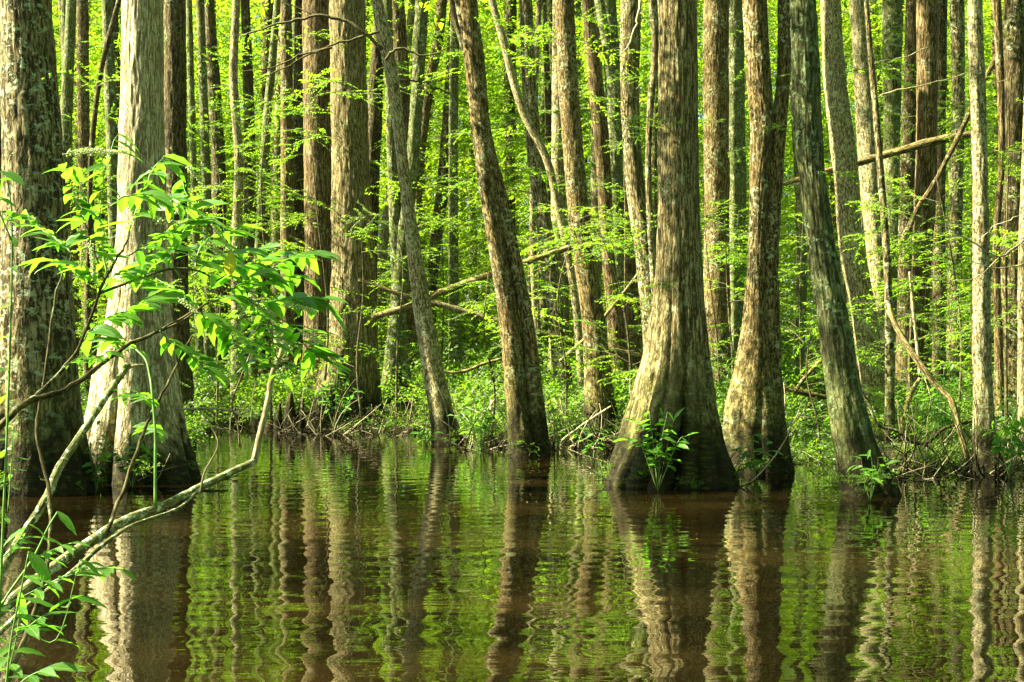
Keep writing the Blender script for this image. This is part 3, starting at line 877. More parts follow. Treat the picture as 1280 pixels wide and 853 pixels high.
T('slender_tree', 'thin pale whip of a trunk curving behind the sunny leaning one', 'pale', 29.0,
  [(0, 612, 618), (49, 625, 632), (140, 650, 658), (200, 680, 687), (260, 694, 701), (320, 707, 714), (380, 716, 724), (530, 726, 734)], crown=0, ztop=10)
T('slender_tree', 'peeling orange-brown trunk between the mottled one and the group of three', 'red', 33.0,
  [(0, 729, 740), (50, 731, 745), (100, 736, 752), (200, 746, 762), (320, 753, 767), (400, 760, 779), (500, 764, 787)], branches=1)
T('slender_tree', 'smooth greenish trunk close behind the peeling orange-brown one', 'green', 36.0,
  [(0, 752, 768), (94, 757, 775), (200, 760, 777), (320, 763, 780), (400, 766, 782), (490, 764, 786)], branches=1)
T('slender_tree', 'narrow slanted trunk meeting its neighbour high up left of the largest cypress', 'green', 30.5,
  [(0, 744, 754), (60, 755, 765), (110, 770, 779), (180, 786, 794), (300, 800, 808), (400, 806, 814), (520, 808, 820)], crown=0, ztop=9)
T('swamp_tree', 'lichened trunk curving right until it disappears behind the largest cypress', 'lichen', 27.0,
  [(0, 777, 800), (100, 777, 798), (200, 781, 801), (250, 786, 808), (300, 793, 818), (400, 803, 828), (535, 810, 840)])
T('slender_tree', 'red-brown trunk with one bright edge, foot beside a fallen pole left of the largest cypress', 'red', 34.5,
  [(0, 778, 794), (150, 780, 796), (300, 782, 799), (400, 781, 800), (490, 778, 802)], branches=1)
T('slender_tree', 'hanging grey stem tight against the left side of the largest cypress', 'lichen', 24.0,
  [(0, 812, 820), (60, 816, 823), (120, 811, 817), (200, 808, 813), (320, 812, 818), (450, 822, 830), (560, 826, 834)], crown=0, ztop=8)
T('slender_tree', 'bright small trunk showing low between the peeling one and the mottled one', 'pale', 40.0,
  [(0, 742, 752), (200, 740, 751), (330, 738, 750), (480, 736, 752)])
T('swamp_tree', 'sun-dappled trunk immediately right of the largest cypress', 'brown', 32.0,
  [(0, 881, 909), (100, 880, 909), (200, 881, 910), (320, 881, 911), (420, 881, 912), (500, 878, 916)], branches=2)
T('slender_tree', 'pale brown trunk with a green edge left of the twin trunk', 'green', 35.0,
  [(0, 911, 928), (200, 912, 931), (320, 912, 931), (420, 912, 930), (500, 910, 932)], branches=3)
T('slender_tree', 'yellowish trunk leaning left right behind the white leaning one', 'pale', 30.0,
  [(0, 1063, 1082), (100, 1069, 1089), (200, 1074, 1098), (320, 1085, 1107), (400, 1092, 1112), (530, 1096, 1120)], branches=1)
T('slender_tree', 'yellow-lit trunk standing left of three dark ones under the high broken log', 'green', 33.0,
  [(0, 1104, 1126), (100, 1105, 1125), (200, 1106, 1123), (320, 1107, 1125), (500, 1106, 1128)])
T('slender_tree', 'dark upright trunk between the yellow-lit one and the orange torn one', 'dark', 31.5,
  [(0, 1134, 1149), (100, 1131, 1146), (200, 1127, 1143), (320, 1124, 1141), (520, 1120, 1144)])
T('slender_tree', 'orange-brown torn-barked trunk in front of the high broken log', 'red', 27.5,
  [(0, 1147, 1170), (150, 1147, 1170), (240, 1145, 1169), (320, 1142, 1163), (420, 1138, 1160), (550, 1132, 1162)], branches=1)
T('slender_tree', 'narrow shaded trunk touching the right side of the orange torn one', 'dark', 34.0,
  [(0, 1170, 1183), (150, 1169, 1181), (320, 1168, 1180), (500, 1165, 1182)], branches=1)
T('slender_tree', 'spotted trunk left of the straight pale one near the right edge', 'lichen', 36.0,
  [(0, 1189, 1204), (150, 1191, 1204), (300, 1187, 1201), (500, 1184, 1202)], branches=2)
T('slender_tree', 'reddish stem leaning against the dark broad one at the right', 'red', 22.5,
  [(0, 1240, 1251), (60, 1244, 1254), (200, 1248, 1256), (300, 1241, 1250), (420, 1243, 1253), (565, 1246, 1258)], crown=0)
# --- left background
T('slender_tree', 'dark strip of trunk at the left edge behind the massive lichened one', 'red', 22.0,
  [(0, -12, 5), (300, -14, 6), (560, -16, 8)])
T('slender_tree', 'smooth greenish trunk right of the massive lichened one', 'green', 30.0,
  [(0, 84, 94), (150, 77, 89), (250, 76, 86), (400, 78, 92), (520, 78, 94)], branches=2)
T('slender_tree', 'brown trunk midway between the massive one and the brightly lit one', 'brown', 33.0,
  [(0, 97, 109), (200, 99, 112), (320, 105, 118), (500, 106, 122)], branches=1)
T('slender_tree', 'smooth grey-green trunk close left of the brightly lit flared one', 'green', 29.0,
  [(0, 128, 139), (150, 133, 145), (250, 136, 147), (400, 138, 152), (540, 138, 154)], branches=1)
T('slender_tree', 'dark sliver of trunk pressed between the grey-green one and the brightly lit one', 'dark', 33.0,
  [(0, 138, 146), (200, 142, 152), (500, 142, 158)])
T('slender_tree', 'very thin leaning stem crossing the gap beside the massive lichened trunk', 'dark', 28.0,
  [(0, 147, 151), (80, 126, 130), (180, 113, 117), (300, 109, 113), (500, 106, 112)], crown=0)
T('slender_tree', 'dappled slim trunk right of the shaded half-hidden one', 'dark', 40.0,
  [(0, 256, 266), (120, 262, 275), (200, 266, 280), (320, 266, 282), (500, 264, 284)], branches=3)
T('slender_tree', 'light wavy trunk in the bright leafy gap left of centre', 'pale', 32.0,
  [(0, 292, 299), (100, 288, 296), (200, 294, 303), (300, 291, 301), (420, 290, 303), (540, 288, 304)], branches=3)
T('slender_tree', 'dark trunk beside the light wavy one', 'dark', 38.0,
  [(0, 302, 311), (150, 306, 317), (300, 306, 320), (500, 304, 322)], branches=2)
T('slender_tree', 'thin stem leaning right in the group left of the reddish-brown trunk', 'green', 33.0,
  [(0, 344, 350), (150, 330, 338), (320, 319, 327), (520, 310, 320)])
T('slender_tree', 'dim trunk with crooked top in the group of thin ones left of centre', 'dark', 42.0,
  [(0, 331, 342), (120, 328, 337), (250, 326, 336), (500, 322, 336)], branches=2)
T('slender_tree', 'sunlit-edged trunk in the group left of the reddish-brown one', 'brown', 36.0,
  [(0, 352, 363), (150, 352, 365), (320, 352, 367), (510, 350, 369)], branches=1)
T('slender_tree', 'shadowed trunk nearest on the left to the reddish-brown one', 'dark', 36.5,
  [(0, 370, 380), (150, 367, 380), (320, 366, 382), (510, 364, 384)], branches=1)

# --- slender far trunks deep in the wood
rt = random.Random(5)
far_x = []
for i in range(125):
    px = rt.uniform(-120, 1400)
    D = rt.uniform(36, 56) if i % 2 else rt.uniform(50, 85)
    wd = rt.uniform(0.18, 0.40)
    wp = wd * F / D
    ln_ = rt.gauss(0, 17)
    bow = rt.gauss(0, 5)
    rows = [(0, px - wp * .42, px + wp * .42), (180, px + ln_ * .4 + bow - wp * .45, px + ln_ * .4 + bow + wp * .45), (340, px + ln_ * .8 + bow - wp * .5, px + ln_ * .8 + bow + wp * .5), (470, px + ln_ - wp * .58, px + ln_ + wp * .58)]
    T('slender_tree', 'one of the many thin dim trunks deep in the sunlit green wood', rt.choice(['far', 'far', 'green', 'green', 'brown', 'dark', 'pale']), D, rows, seg=10, crown=0, ztop=rt.uniform(19, 26), branches=4, bz=(2, 16), group='thin trunks deep in the wood', bscale=(1.0, 1.8))

# ------------------------------------------------------------------ the green depth of the wood
rg = np.random.default_rng(77)
def frustum_pts(n, D0, D1, z0, z1f, ang=(-0.52, 0.52), power=1.0):
    D = D0 + (D1 - D0) * rg.random(n) ** power
    t = rg.uniform(ang[0], ang[1], n)
    z = z0 + (z1f(D) - z0) * rg.random(n)
    return np.stack([t * D, D, z], 1)
pts = np.vstack([frustum_pts(330, 42, 52, 0.8, lambda D: CH + 0.29 * D), frustum_pts(900, 50, 64, 0.8, lambda D: CH + 0.30 * D, (-0.55, 0.42)),
                 frustum_pts(2500, 60, 95, 0.8, lambda D: CH + 0.29 * D, (-0.50, 0.42)),
                 frustum_pts(1500, 92, 125, 0.5, lambda D: CH + 0.30 * D, (-0.46, 0.42))])
keep = np.ones(len(pts), bool)
cl = vnoise(pts[:, 0] + 200, pts[:, 2] * 1.6 + 100 + pts[:, 1] * 0.6, 21, 2.6)
keep &= cl > -0.30
pts = pts[keep]
n = len(pts)
rots = np.stack([rg.normal(0, .15, n), rg.normal(0, .15, n), rg.uniform(0, 6.28, n)], 1)
scatter('distant_foliage', 'sunlit yellow-green leaves filling the depth of the wood behind the trunks', MASS, pts, rots, rg.uniform(0.8, 1.5, n) * (0.8 + pts[:, 1] / 150), rg.integers(0, len(MASS), n))

# overhead leaves of the surrounding wood, which break the sun into dapples
n = 1100
cx = rg.uniform(-45, 40, n); cy = rg.uniform(-6, 60, n); cz = rg.uniform(13, 22, n)
keep = (cz > 2.5 + 0.27 * cy + 3)
cn = vnoise(cx + 300, cy + 300, 44, 5.0)
keep &= cn > np.where(cy > 14, np.where(cx < 0, 0.0, -0.3), -0.45)
n2 = 1500
c2x = rg.uniform(-34, 40, n2); c2y = rg.uniform(-34, -3, n2); c2z = rg.uniform(0.5, 22, n2)
k2 = (c2x > -14) | (c2z < 8)
n3 = 900
c3x = rg.uniform(16, 40, n3) ; c3y = rg.uniform(-8, 44, n3); c3z = rg.uniform(1.5, 20, n3)
k3 = c3x > 0.42 * c3y + 12
cyk = cy < 40
keep &= cyk
cx = np.r_[cx[keep], c2x[k2], c3x[k3]]; cy = np.r_[cy[keep], c2y[k2], c3y[k3]]; cz = np.r_[cz[keep], c2z[k2], c3z[k3]]; n = len(cx)
ok = clear_of_gaps(np.stack([cx, cy, cz], 1), 1.4)
cx, cy, cz = cx[ok], cy[ok], cz[ok]
for a, b_, d_ in [(845, 40, 16.7), (848, 130, 16.7), (852, 230, 16.7), (858, 330, 16.7), (862, 440, 16.7), (865, 540, 16.7), (940, 560, 18.4), (945, 60, 18.4), (1010, 120, 15.4), (1060, 480, 15.4), (1030, 300, 15.4), (655, 540, 21.3), (600, 120, 21.3), (750, 500, 26), (180, 590, 17.2), (30, 560, 15.7), (60, 420, 15.7), (885, 590, 16.7), (350, 530, 28), (400, 535, 28), (480, 530, 28), (540, 530, 27), (600, 545, 25), (690, 550, 24), (740, 550, 23), (930, 585, 18.5), (1130, 580, 18.5), (1200, 585, 18), (1260, 580, 18), (700, 480, 30), (560, 500, 30), (800, 500, 27), (1010, 520, 33)]:  # unseen leaf masses added along the sun ray to shade these spots
    for q_ in range(3):
        pz = P(a, b_, d_)
        t0 = max(5.0, (CH + 0.252 * d_ + 1.6 - pz[2]) / SD[2])
        pp = pz + SD * (t0 + 2.4 * q_)
        if not clear_of_gaps(pp, 1.2)[0]: continue
        cx = np.r_[cx, pp[0] - 0.4]; cy = np.r_[cy, pp[1] + rg.normal(0, .25)]; cz = np.r_[cz, pp[2]]
for px_ in range(225, 1320, 38):  # extra leaf clumps added out of frame to keep the bank edge shaded
    for dd_ in (0.8, 4.5):
        Db = float(np.interp(px_, BANK_PX, BANK_D)) + dd_
        pz = np.array([(px_ - 640) / F * Db, Db, 0.5])
        if rg.random() < 0.25: continue
        t0 = (CH + 0.252 * Db + 1.4 - pz[2]) / SD[2]
        for q_ in range(2):
            pp = pz + SD * (t0 + 2.2 * q_)
            if clear_of_gaps(pp, 0.7)[0]: cx = np.r_[cx, pp[0]]; cy = np.r_[cy, pp[1]]; cz = np.r_[cz, pp[2]]
n = len(cx)
scatter('overhead_leaves', 'high leaf canopy of the wood, with unseen leaf masses added to shade trunks and banks', MASS, np.stack([cx, cy, cz], 1), np.stack([rg.normal(0, .1, n), rg.normal(0, .1, n), rg.uniform(0, 6.28, n)], 1), rg.uniform(0.9, 1.6, n), rg.integers(0, len(MASS), n))

# undergrowth on the banks
n = 6500
yy = 20 + 42 * rg.random(n) ** 0.9
xx = rg.uniform(-0.50, 0.50, n) * yy
zz = ground_z(xx, yy)
keep = zz > 0.03
xx, yy, zz = xx[keep], yy[keep], zz[keep]
keep = (vnoise(xx + 50, yy + 50, 33, 1.7) > -0.30) | (yy > 34)
xx, yy, zz = xx[keep], yy[keep], zz[keep]; n = len(xx)
print('undergrowth', n)
def open_feet(x_, y_, d0=1.7):
    k_ = np.ones(len(x_), bool)
    for t_, C_, r_, D_ in TREES[:62]:
        if D_ < 31.5:
            k_ &= ~((np.abs(x_ - C_[0][0] * y_ / D_) < 0.42 + r_[0]) & (y_ - D_ > -d0) & (y_ - D_ < 0.3) & (rg.random(len(x_)) < 0.85))
    return k_
kf = open_feet(xx, yy)
xx, yy, zz = xx[kf], yy[kf], zz[kf]; n = len(xx)
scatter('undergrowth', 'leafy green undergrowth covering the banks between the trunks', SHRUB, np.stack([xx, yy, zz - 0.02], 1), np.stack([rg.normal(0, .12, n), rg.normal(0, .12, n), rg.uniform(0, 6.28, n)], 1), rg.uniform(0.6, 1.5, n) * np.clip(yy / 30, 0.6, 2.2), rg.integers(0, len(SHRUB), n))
n = 4200
yy = 15.5 + 26 * rg.random(n); xx = rg.uniform(-0.45, 0.45, n) * yy; zz = ground_z(xx, yy)
keep = zz > -0.06
xx, yy, zz = xx[keep], yy[keep], zz[keep]
kf = open_feet(xx, yy, 0.9)
xx, yy, zz = xx[kf], yy[kf], zz[kf]
# little plants and ferns rooted on the mossy feet of the trunks
fx, fy, fz = [], [], []
for ti_ in (0, 1, 2, 3, 4, 5, 6, 7, 8, 12, 15, 16):
    t_, C_, r_, D_ = TREES[ti_]
    for q_ in range(9 if D_ < 19 else 6):
        a_ = rg.uniform(math.pi * 0.95, math.pi * 2.05)
        z_ = rg.uniform(0.02, 0.20)
        cx_ = np.interp(z_, C_[:, 2], C_[:, 0]); rr_ = np.interp(z_, C_[:, 2], r_)
        fx.append(cx_ + math.cos(a_) * rr_ * 0.98); fy.append(C_[0][1] + math.sin(a_) * rr_ * 0.98); fz.append(z_)
feet_n = len(fx)
feet_scale = rg.uniform(0.22, 0.6, feet_n)
xx, yy, zz = np.r_[xx, fx], np.r_[yy, fy], np.r_[zz, fz]; n = len(xx)
scatter('ground_cover_plants', 'small leafy plants fringing the water along the banks', LOW, np.stack([xx, yy, np.maximum(zz, 0) - 0.01], 1), np.stack([rg.normal(0, .2, n), rg.normal(0, .2, n), rg.uniform(0, 6.28, n)], 1), np.r_[rg.uniform(0.5, 1.3, n - feet_n), feet_scale], rg.integers(0, len(LOW), n))

# brushwood and litter
paths = []
for (px0, px1, D0, D1, cnt) in [(330, 560, 26.6, 29.5, 190), (560, 780, 22.3, 27, 230), (780, 990, 18.8, 23, 110), (1080, 1290, 17.3, 21, 230), (990, 1060, 30, 36, 30), (230, 330, 27, 33, 40), (-40, 240, 16.6, 20, 90), (755, 930, 16.2, 16.9, 14)]:
    for i in range(int(cnt * 1.7)):
        D = D0 + (D1 - D0) * rg.random() ** 1.6; x = (rg.uniform(px0, px1) - 640) / F * D
        l = rg.uniform(0.25, 1.3); a = rg.uniform(0, 6.28); e = rg.choice([rg.normal(0.05, 0.15), rg.uniform(0.2, 1.3)])
        d_ = np.array([math.cos(a) * math.cos(e), math.sin(a) * math.cos(e) * 0.6, math.sin(e)])
        s0 = np.array([x, D, max(float(ground_z(x, D)), -0.03) - 0.02]); bend = rg.normal(0, 0.12, 3)
        ts = np.linspace(0, 1, 5)[:, None]
        p_ = s0 + d_ * l * ts + bend * (ts - ts ** 2) * l * 2
        r0 = rg.uniform(0.003, 0.013)
        paths.append((p_, np.linspace(r0, r0 * 0.4, 5)))
bo = new_obj('brushwood', tubes_mesh('brushwood', paths[::3], M['dead'], seg=4)); tag(bo, 'tangle of dead twigs and sticks along the water edge', kind='stuff')
bo = new_obj('dark_brushwood', tubes_mesh('dark_brushwood', [q_ for k_, q_ in enumerate(paths) if k_ % 3], M['dark'], seg=4)); tag(bo, 'dark wet roots and branches tangled along the water edge', kind='stuff')
n = 2600
D = rg.uniform(6, 30, n); xx = rg.uniform(-0.42, 0.42, n) * D; zz = ground_z(xx, D)
keep = (vnoise(xx + 9, D + 9, 12, 1.1) > 0.15) & (rg.random(n) < np.clip((D - 5) / 14, 0.12, 1))
xx, D, zz = xx[keep], D[keep], zz[keep]; n = len(xx)
a = rg.uniform(0, 6.28, n)
V_, T_, ti = leaf_tris(np.stack([xx, D, np.maximum(zz, 0) + 0.006], 1), np.stack([np.cos(a), np.sin(a), 0 * a + 0.02], 1), np.tile([0, 0, 1.0], (n, 1)) + rg.normal(0, .05, (n, 3)), rg.uniform(0.008, 0.045, n), rg.uniform(0.005, 0.02, n), rg)
V_[:, 2] = np.maximum(V_[:, 2], 0.003)
lo = new_obj('floating_litter', mesh_np('floating_litter', V_, T_, [M['litter']], fattr={'tint': ti})); tag(lo, 'specks of dead leaves and debris floating on the brown water', kind='stuff')


# ------------------------------------------------------------------ logs, poles, sticks
def pole(name, label, pts, widths, D, mat='log', D1=None, cat='log', twigs=()):
    D1 = D if D1 is None else D1
    Ds = np.linspace(D, D1, len(pts))
    Pp = np.array([P(a, b_, d) for (a, b_), d in zip(pts, Ds)])
    rad = np.array([wd / 2 / F * d for wd, d in zip(widths, Ds)])
    base = Pp[0].copy()
    circ = rad.mean() * 6.28
    if len(pts) == 2:
        mid = Pp.mean(0) + np.array([0, 0, 0.02]); Pp = np.array([Pp[0], mid, Pp[1]]); rad = np.array([rad[0], rad.mean(), rad[1]])
    me, _ = trunk_mesh(name, Pp - base, rad, M[mat], seg=14, step=0.06, seed=abs(hash(label)) % 1000 if False else len(label) * 13, ridge=rad.mean() * 0.12, lump=0.10)
    if twigs:
        t = empty(name, tuple(base), label, cat)
        me.name = 'stem'
        new_obj('stem', me, t)
        for tw in twigs:
            Dm = tw[2] if len(tw) > 2 else (D + D1) / 2
            q = smooth_path([P(a, b_, Dm) - base for a, b_ in tw[0]], 4)
            r0 = tw[1] / 2 / F * Dm
            new_obj('side_branch', tubes_mesh('side_branch', [(q, np.linspace(r0, r0 * 0.4, len(q)))], M[mat], seg=6), t)
    else:
        t = new_obj(name, me, None, loc=tuple(base)); tag(t, label, cat)
    return t


pole('fallen_log', 'high broken log with splintered end resting against the straight pale trunk on the right', [(975, 231), (1035, 214), (1120, 190), (1170, 176), (1216, 168)], [6, 8, 10, 11, 9], 27.0)
pole('leaning_pole', 'dark pole slanting up to the right behind the straight pale trunk', [(1127, 303), (1147, 262), (1170, 225), (1215, 135), (1238, 86), (1253, 55)], [8, 7, 6, 7, 6, 5], 24.5, 'brown', cat='branch')
pole('broken_stub', 'short bare pole leaning low on the right bank behind the tan curved branch', [(1126, 545), (1130, 520), (1140, 490), (1150, 473)], [7, 7, 6, 5], 21.5, 'log', cat='branch')
pole('fallen_pole', 'long pale pole rising to the right from the split cypress past the blotchy trunk', [(465, 397), (510, 384), (560, 362), (615, 343), (706, 311), (752, 298)], [8, 8, 8, 8, 7, 6], 28.6, 'log', cat='log')
pole('fallen_pole', 'long mossy pole sinking to the right from the split cypress toward the largest cypress', [(448, 350), (510, 371), (560, 384), (620, 401), (690, 420), (730, 430), (802, 446)], [6, 6, 8, 8, 7, 7, 7], 29.2, 'log', cat='log')
pole('fallen_pole', 'thin dead pole slanting up right behind the trunks left of the largest cypress', [(700, 452), (735, 420), (775, 372), (800, 340)], [5, 5, 4, 4], 27.6, 'log', cat='log')
pole('drooping_branch', 'thin sagging branch between the pale bent trunk and the blotchy one', [(548, 462), (565, 466), (585, 463), (604, 455), (626, 449)], [3, 3, 4, 4, 3], 27.5, 'log', cat='branch')
pole('fallen_log', 'low horizontal log in the gap between the twin trunk and the grey-green leaning one', [(970, 482), (990, 487), (1015, 493), (1040, 498)], [6, 7, 7, 6], 26.0, 'brown', cat='log')
pole('leaning_stick', 'thin stick slanting up right in the gap right of the twin trunk', [(992, 492), (1008, 470), (1030, 446)], [4, 5, 4], 25.0, 'brown', cat='branch')
pole('curved_branch', 'tan bent branch arching down to the water on the right', [(1110, 380), (1118, 404), (1134, 432), (1151, 457), (1172, 483), (1189, 500), (1199, 535), (1208, 570), (1212, 600)], [5, 6, 7, 8, 8, 8, 7, 7, 7], 19.6, 'log', D1=18.6, cat='branch')
pole('twisted_branch', 'dark twisting dead branch with pale tip lying over the right bank', [(1060, 470), (1085, 502), (1098, 532), (1120, 538), (1140, 552), (1158, 554), (1180, 536), (1215, 526), (1242, 509)], [3, 4, 4, 4, 5, 5, 4, 4, 2], 18.9, 'brown', cat='branch', twigs=[([(1120, 500), (1133, 520), (1146, 550)], 3, 18.9), ([(1155, 555), (1168, 565), (1180, 581)], 3, 18.8)])
pole('leaning_stick', 'long thin twig springing low from the right foot of the mottled black-footed trunk', [(764, 508), (745, 520), (722, 536), (700, 556), (712, 572)], [2, 2.5, 2.5, 2.5, 2], 23.0, 'dead', cat='branch')
pole('dead_snag', 'upright bleached stub among sticks left of the blotchy trunk', [(612, 545), (613, 520), (615, 500)], [5, 4.5, 3], 26.0, 'dead', cat='branch')
pole('dead_snag', 'white broken stub standing at the right foot of the blotchy trunk', [(672, 540), (670, 520), (667, 506)], [6, 6, 2.5], 25.0, 'dead', cat='branch')
pole('dead_branch', 'thin bleached twig reaching across the far water behind the near branch', [(222, 512), (258, 511), (290, 514), (302, 519), (310, 512)], [2.5, 3, 3, 3, 2], 17.0, 'dead', cat='branch')
pole('floating_twig', 'thin forked twig floating on the water before the blotchy trunk', [(628, 604), (645, 603), (662, 605), (680, 606)], [0.8, 1, 1, 1.2], 16.9, 'log', D1=16.7, cat='branch', twigs=[([(645, 604), (655, 609), (668, 611)], 0.9, 16.6), ([(655, 604), (664, 600), (676, 599)], 0.8, 16.9)])
pole('fallen_log', 'mossy log lying low on the bank left of the split cypress', [(225, 500), (270, 486), (320, 468), (362, 450)], [9, 10, 9, 8], 33.5, 'brown', cat='log')
pole('floating_stick', 'long dark stick lying on the water between the two left trees', [(140, 618), (180, 617), (240, 614), (285, 614)], [3, 4, 4, 2], 15.8, 'red', cat='branch')
pole('snag', 'bright dead pole standing between small trunks right of the largest cypress', [(1150, 470), (1143, 400), (1137, 340)], [4, 4, 3], 25, 'dead', cat='branch')

# fine dead branches on trunks in the upper picture
for lab, D, seglist in [
    ('bare dark bough arching left from the top of the pale bent trunk', 23.5, [([(478, 62), (440, 30), (415, 22), (395, 20), (355, 28), (320, 38), (300, 48)], 5), ([(395, 20), (370, 10), (350, 2)], 2.5), ([(415, 60), (380, 68), (340, 84), (300, 90)], 3), ([(474, 40), (430, 52), (400, 62), (360, 82), (322, 100)], 3.5)]),
    ('crooked bleached branch hooked on the lichened curving trunk near the top', 25.8, [([(800, 0), (797, 25), (788, 52), (775, 70)], 4), ([(797, 25), (805, 12)], 2)]),
    ('fine bare twigs crossing the right part of the wood above the high broken log', 22.0, [([(1090, 125), (1130, 112), (1180, 100), (1215, 90)], 2.2), ([(1215, 108), (1235, 104), (1262, 100)], 2), ([(1160, 60), (1120, 74), (1085, 78)], 1.6)]),
    ('spray of thin dead twigs behind the straight pale trunk at mid height', 17.8, [([(1280, 300), (1250, 320), (1210, 300), (1180, 285), (1130, 262)], 2.6), ([(1280, 330), (1240, 335), (1205, 322)], 2), ([(1250, 320), (1225, 345), (1190, 352)], 1.8), ([(1275, 270), (1240, 285), (1222, 305)], 1.8)]),
    ('dark bough reaching up right from the pale bent trunk near the top', 24.0, [([(482, 75), (500, 60), (530, 70), (560, 60)], 4), ([(500, 100), (540, 102), (580, 92)], 2.5), ([(530, 100), (560, 118), (590, 132)], 3)])]:
    base = P(*seglist[0][0][0], D)
    t = empty('bare_branch', tuple(base), lab, 'branch')
    for k, (pp, wd) in enumerate(seglist):
        q = smooth_path([P(a, b_, D + 0.1 * k) - base for a, b_ in pp], 5, 0.012, rg)
        r0 = wd / 2 / F * D
        new_obj('stem' if k == 0 else 'twig', tubes_mesh('twig', [(q, np.linspace(r0, r0 * 0.35, len(q)))], M['twig' if 'dark' in lab else 'dead'], seg=6), t)

# cypress knees at the foot of the split cypress
for k, (px, py, hpx, wpx, lab) in enumerate([(362, 524, 34, 14, 'tallest woody knee left of the split cypress foot'), (376, 522, 24, 11, 'short woody knee nearest the split cypress root'), (348, 525, 22, 10, 'leftmost small woody knee on the bank edge')]):
    D = 28.6; b0 = P(px, py + 8, D); h = hpx / F * D; r0 = wpx / 2 / F * D
    me, _ = trunk_mesh('cypress_knee', np.array([[0, 0, -0.15], [0, 0, h * .4], [0.01, 0, h * .75], [0.02, 0, h + .1]]), np.array([r0 * 1.4, r0, r0 * .75, r0 * .35]), M['brown'], seg=18, step=0.03, seed=k + 400, ridge=0.01, lump=.12)
    tag(new_obj('cypress_knee', me, loc=tuple(b0)), lab, 'cypress knee')

# ------------------------------------------------------------------ larger single leaves
def leaf_single(name, mat, width=0.30, curl=0.35, fold=0.25, twist=0.0, nu=7, serr=0.0):
    """one leaf, length 1 along +X, drooping towards its tip"""
    V, uv = [], []
    for i in range(nu):
        t = i / (nu - 1)
        w_ = width * 0.5 * (math.sin(math.pi * min(1.0, t * 0.96 + 0.03) ** 0.85)) ** 0.9 * (1 - 0.25 * t)
        if i == nu - 1: w_ = 0.004
        xx_ = math.sin(curl * t) / curl if curl else t
        zz_ = -(1 - math.cos(curl * t)) / curl if curl else 0
        tw = twist * t
        for s in (-1, 0, 1):
            y_ = s * w_; up_ = abs(s) * w_ * fold
            V.append((xx_, y_ * math.cos(tw) - up_ * math.sin(tw), zz_ + up_ * math.cos(tw) + y_ * math.sin(tw) + 0.0 + (0.015 * math.sin(t * 17 + s) if s else 0)))
            uv.append((t, s * w_, 0))
    T_ = []
    for i in range(nu - 1):
        for j in range(2):
            a = i * 3 + j
            T_ += [(a, a + 3, a + 4), (a, a + 4, a + 1)]
    return mesh_np(name, V, np.array(T_), [mat], smooth=True, vattr={'leafuv': np.array(uv)}, fattr={'tint': np.full(len(T_), rgl.uniform(0.1, 0.9))})


LEAF_LONG = [leaf_single('leaf', M['leaf_near'], rgl.uniform(.27, .36), rgl.uniform(.15, .75), rgl.uniform(.15, .45), rgl.normal(0, .35)) for _ in range(9)]
LEAF_OVAL = [leaf_single('leaf', M['leaf_near'], rgl.uniform(.42, .52), rgl.uniform(.2, .8), rgl.uniform(.1, .4), rgl.normal(0, .3)) for _ in range(6)]
LEAF_YEL = leaf_single('leaf', M['leaf_yellow'], 0.5, 0.4, 0.2)


def put_leaf(parent, base, pos, d, nrm, length, meshes, rr):
    """a leaf part on a plant; pos in world"""
    x = Vector(d).normalized(); nz = Vector(nrm)
    y = nz.cross(x).normalized(); z = x.cross(y)
    Mx = Matrix((x, y, z)).transposed().to_4x4()
    o = bpy.data.objects.new('leaf', meshes if not isinstance(meshes, list) else meshes[rr.randrange(len(meshes))])
    COL.objects.link(o); o.parent = parent
    o.matrix_local = Matrix.Translation(Vector(pos) - Vector(base)) @ Mx @ Matrix.Diagonal((length, length, length, 1))
    return o


def flower_mesh():
    rgf = np.random.default_rng(8)
    V, T_ = [], []
    # drooping spike of small urn-shaped florets around a stalk (length 1 along +X)
    for i in range(46):
        t = 0.08 + 0.9 * i / 46; a = i * 2.399
        c0 = np.array([t, 0, -0.10 * t * t])
        od = np.array([0.45, math.cos(a), math.sin(a)]); od /= np.linalg.norm(od)
        s1 = np.cross(od, [1, 0, 0]); s1 /= np.linalg.norm(s1); s2 = np.cross(od, s1)
        l = 0.125 * (1.05 - 0.55 * t) * rgf.uniform(.8, 1.1); w_ = 0.030
        b0 = len(V)
        V.append(c0 + od * 0.02)
        for q in range(4):
            aa = q * math.pi / 2
            V.append(c0 + od * l * .55 + (s1 * math.cos(aa) + s2 * math.sin(aa)) * w_)
        V.append(c0 + od * l)
        for q in range(4):
            T_ += [(b0, b0 + 1 + q, b0 + 1 + (q + 1) % 4), (b0 + 5, b0 + 1 + (q + 1) % 4, b0 + 1 + q)]
    b0 = len(V)
    for k in range(5):
        t = k / 4
        for q in range(3):
            aa = q * 2.094
            V.append(np.array([t, 0.014 * math.cos(aa), -0.10 * t * t + 0.014 * math.sin(aa)]))
    for k in range(4):
        for q in range(3):
            a, b_ = b0 + k * 3 + q, b0 + k * 3 + (q + 1) % 3
            T_ += [(a, b_, b_ + 3), (a, b_ + 3, a + 3)]
    return mesh_np('flower_spike', np.array(V), np.array(T_), [M['flower']], fattr={'tint': rgf.random(len(T_))})


FLOWER = flower_mesh()


def px_path(pts, D0, D1, k=5, jit=0.0, rgx=rg):
    Ds = np.linspace(D0, D1, len(pts))
    return smooth_path([P(a, b_, d) for (a, b_), d in zip(pts, Ds)], k, jit, rgx)


def stem_part(parent, base, name, pts, w0, w1, D0, D1, mat, seg=8, k=5, jit=0.0):
    q = px_path(pts, D0, D1, k, jit)
    Dm = (D0 + D1) / 2
    return q, new_obj(name, tubes_mesh(name, [(q - base, np.linspace(w0, w1, len(q)) / 2 / F * Dm)], M[mat], seg=seg), parent)


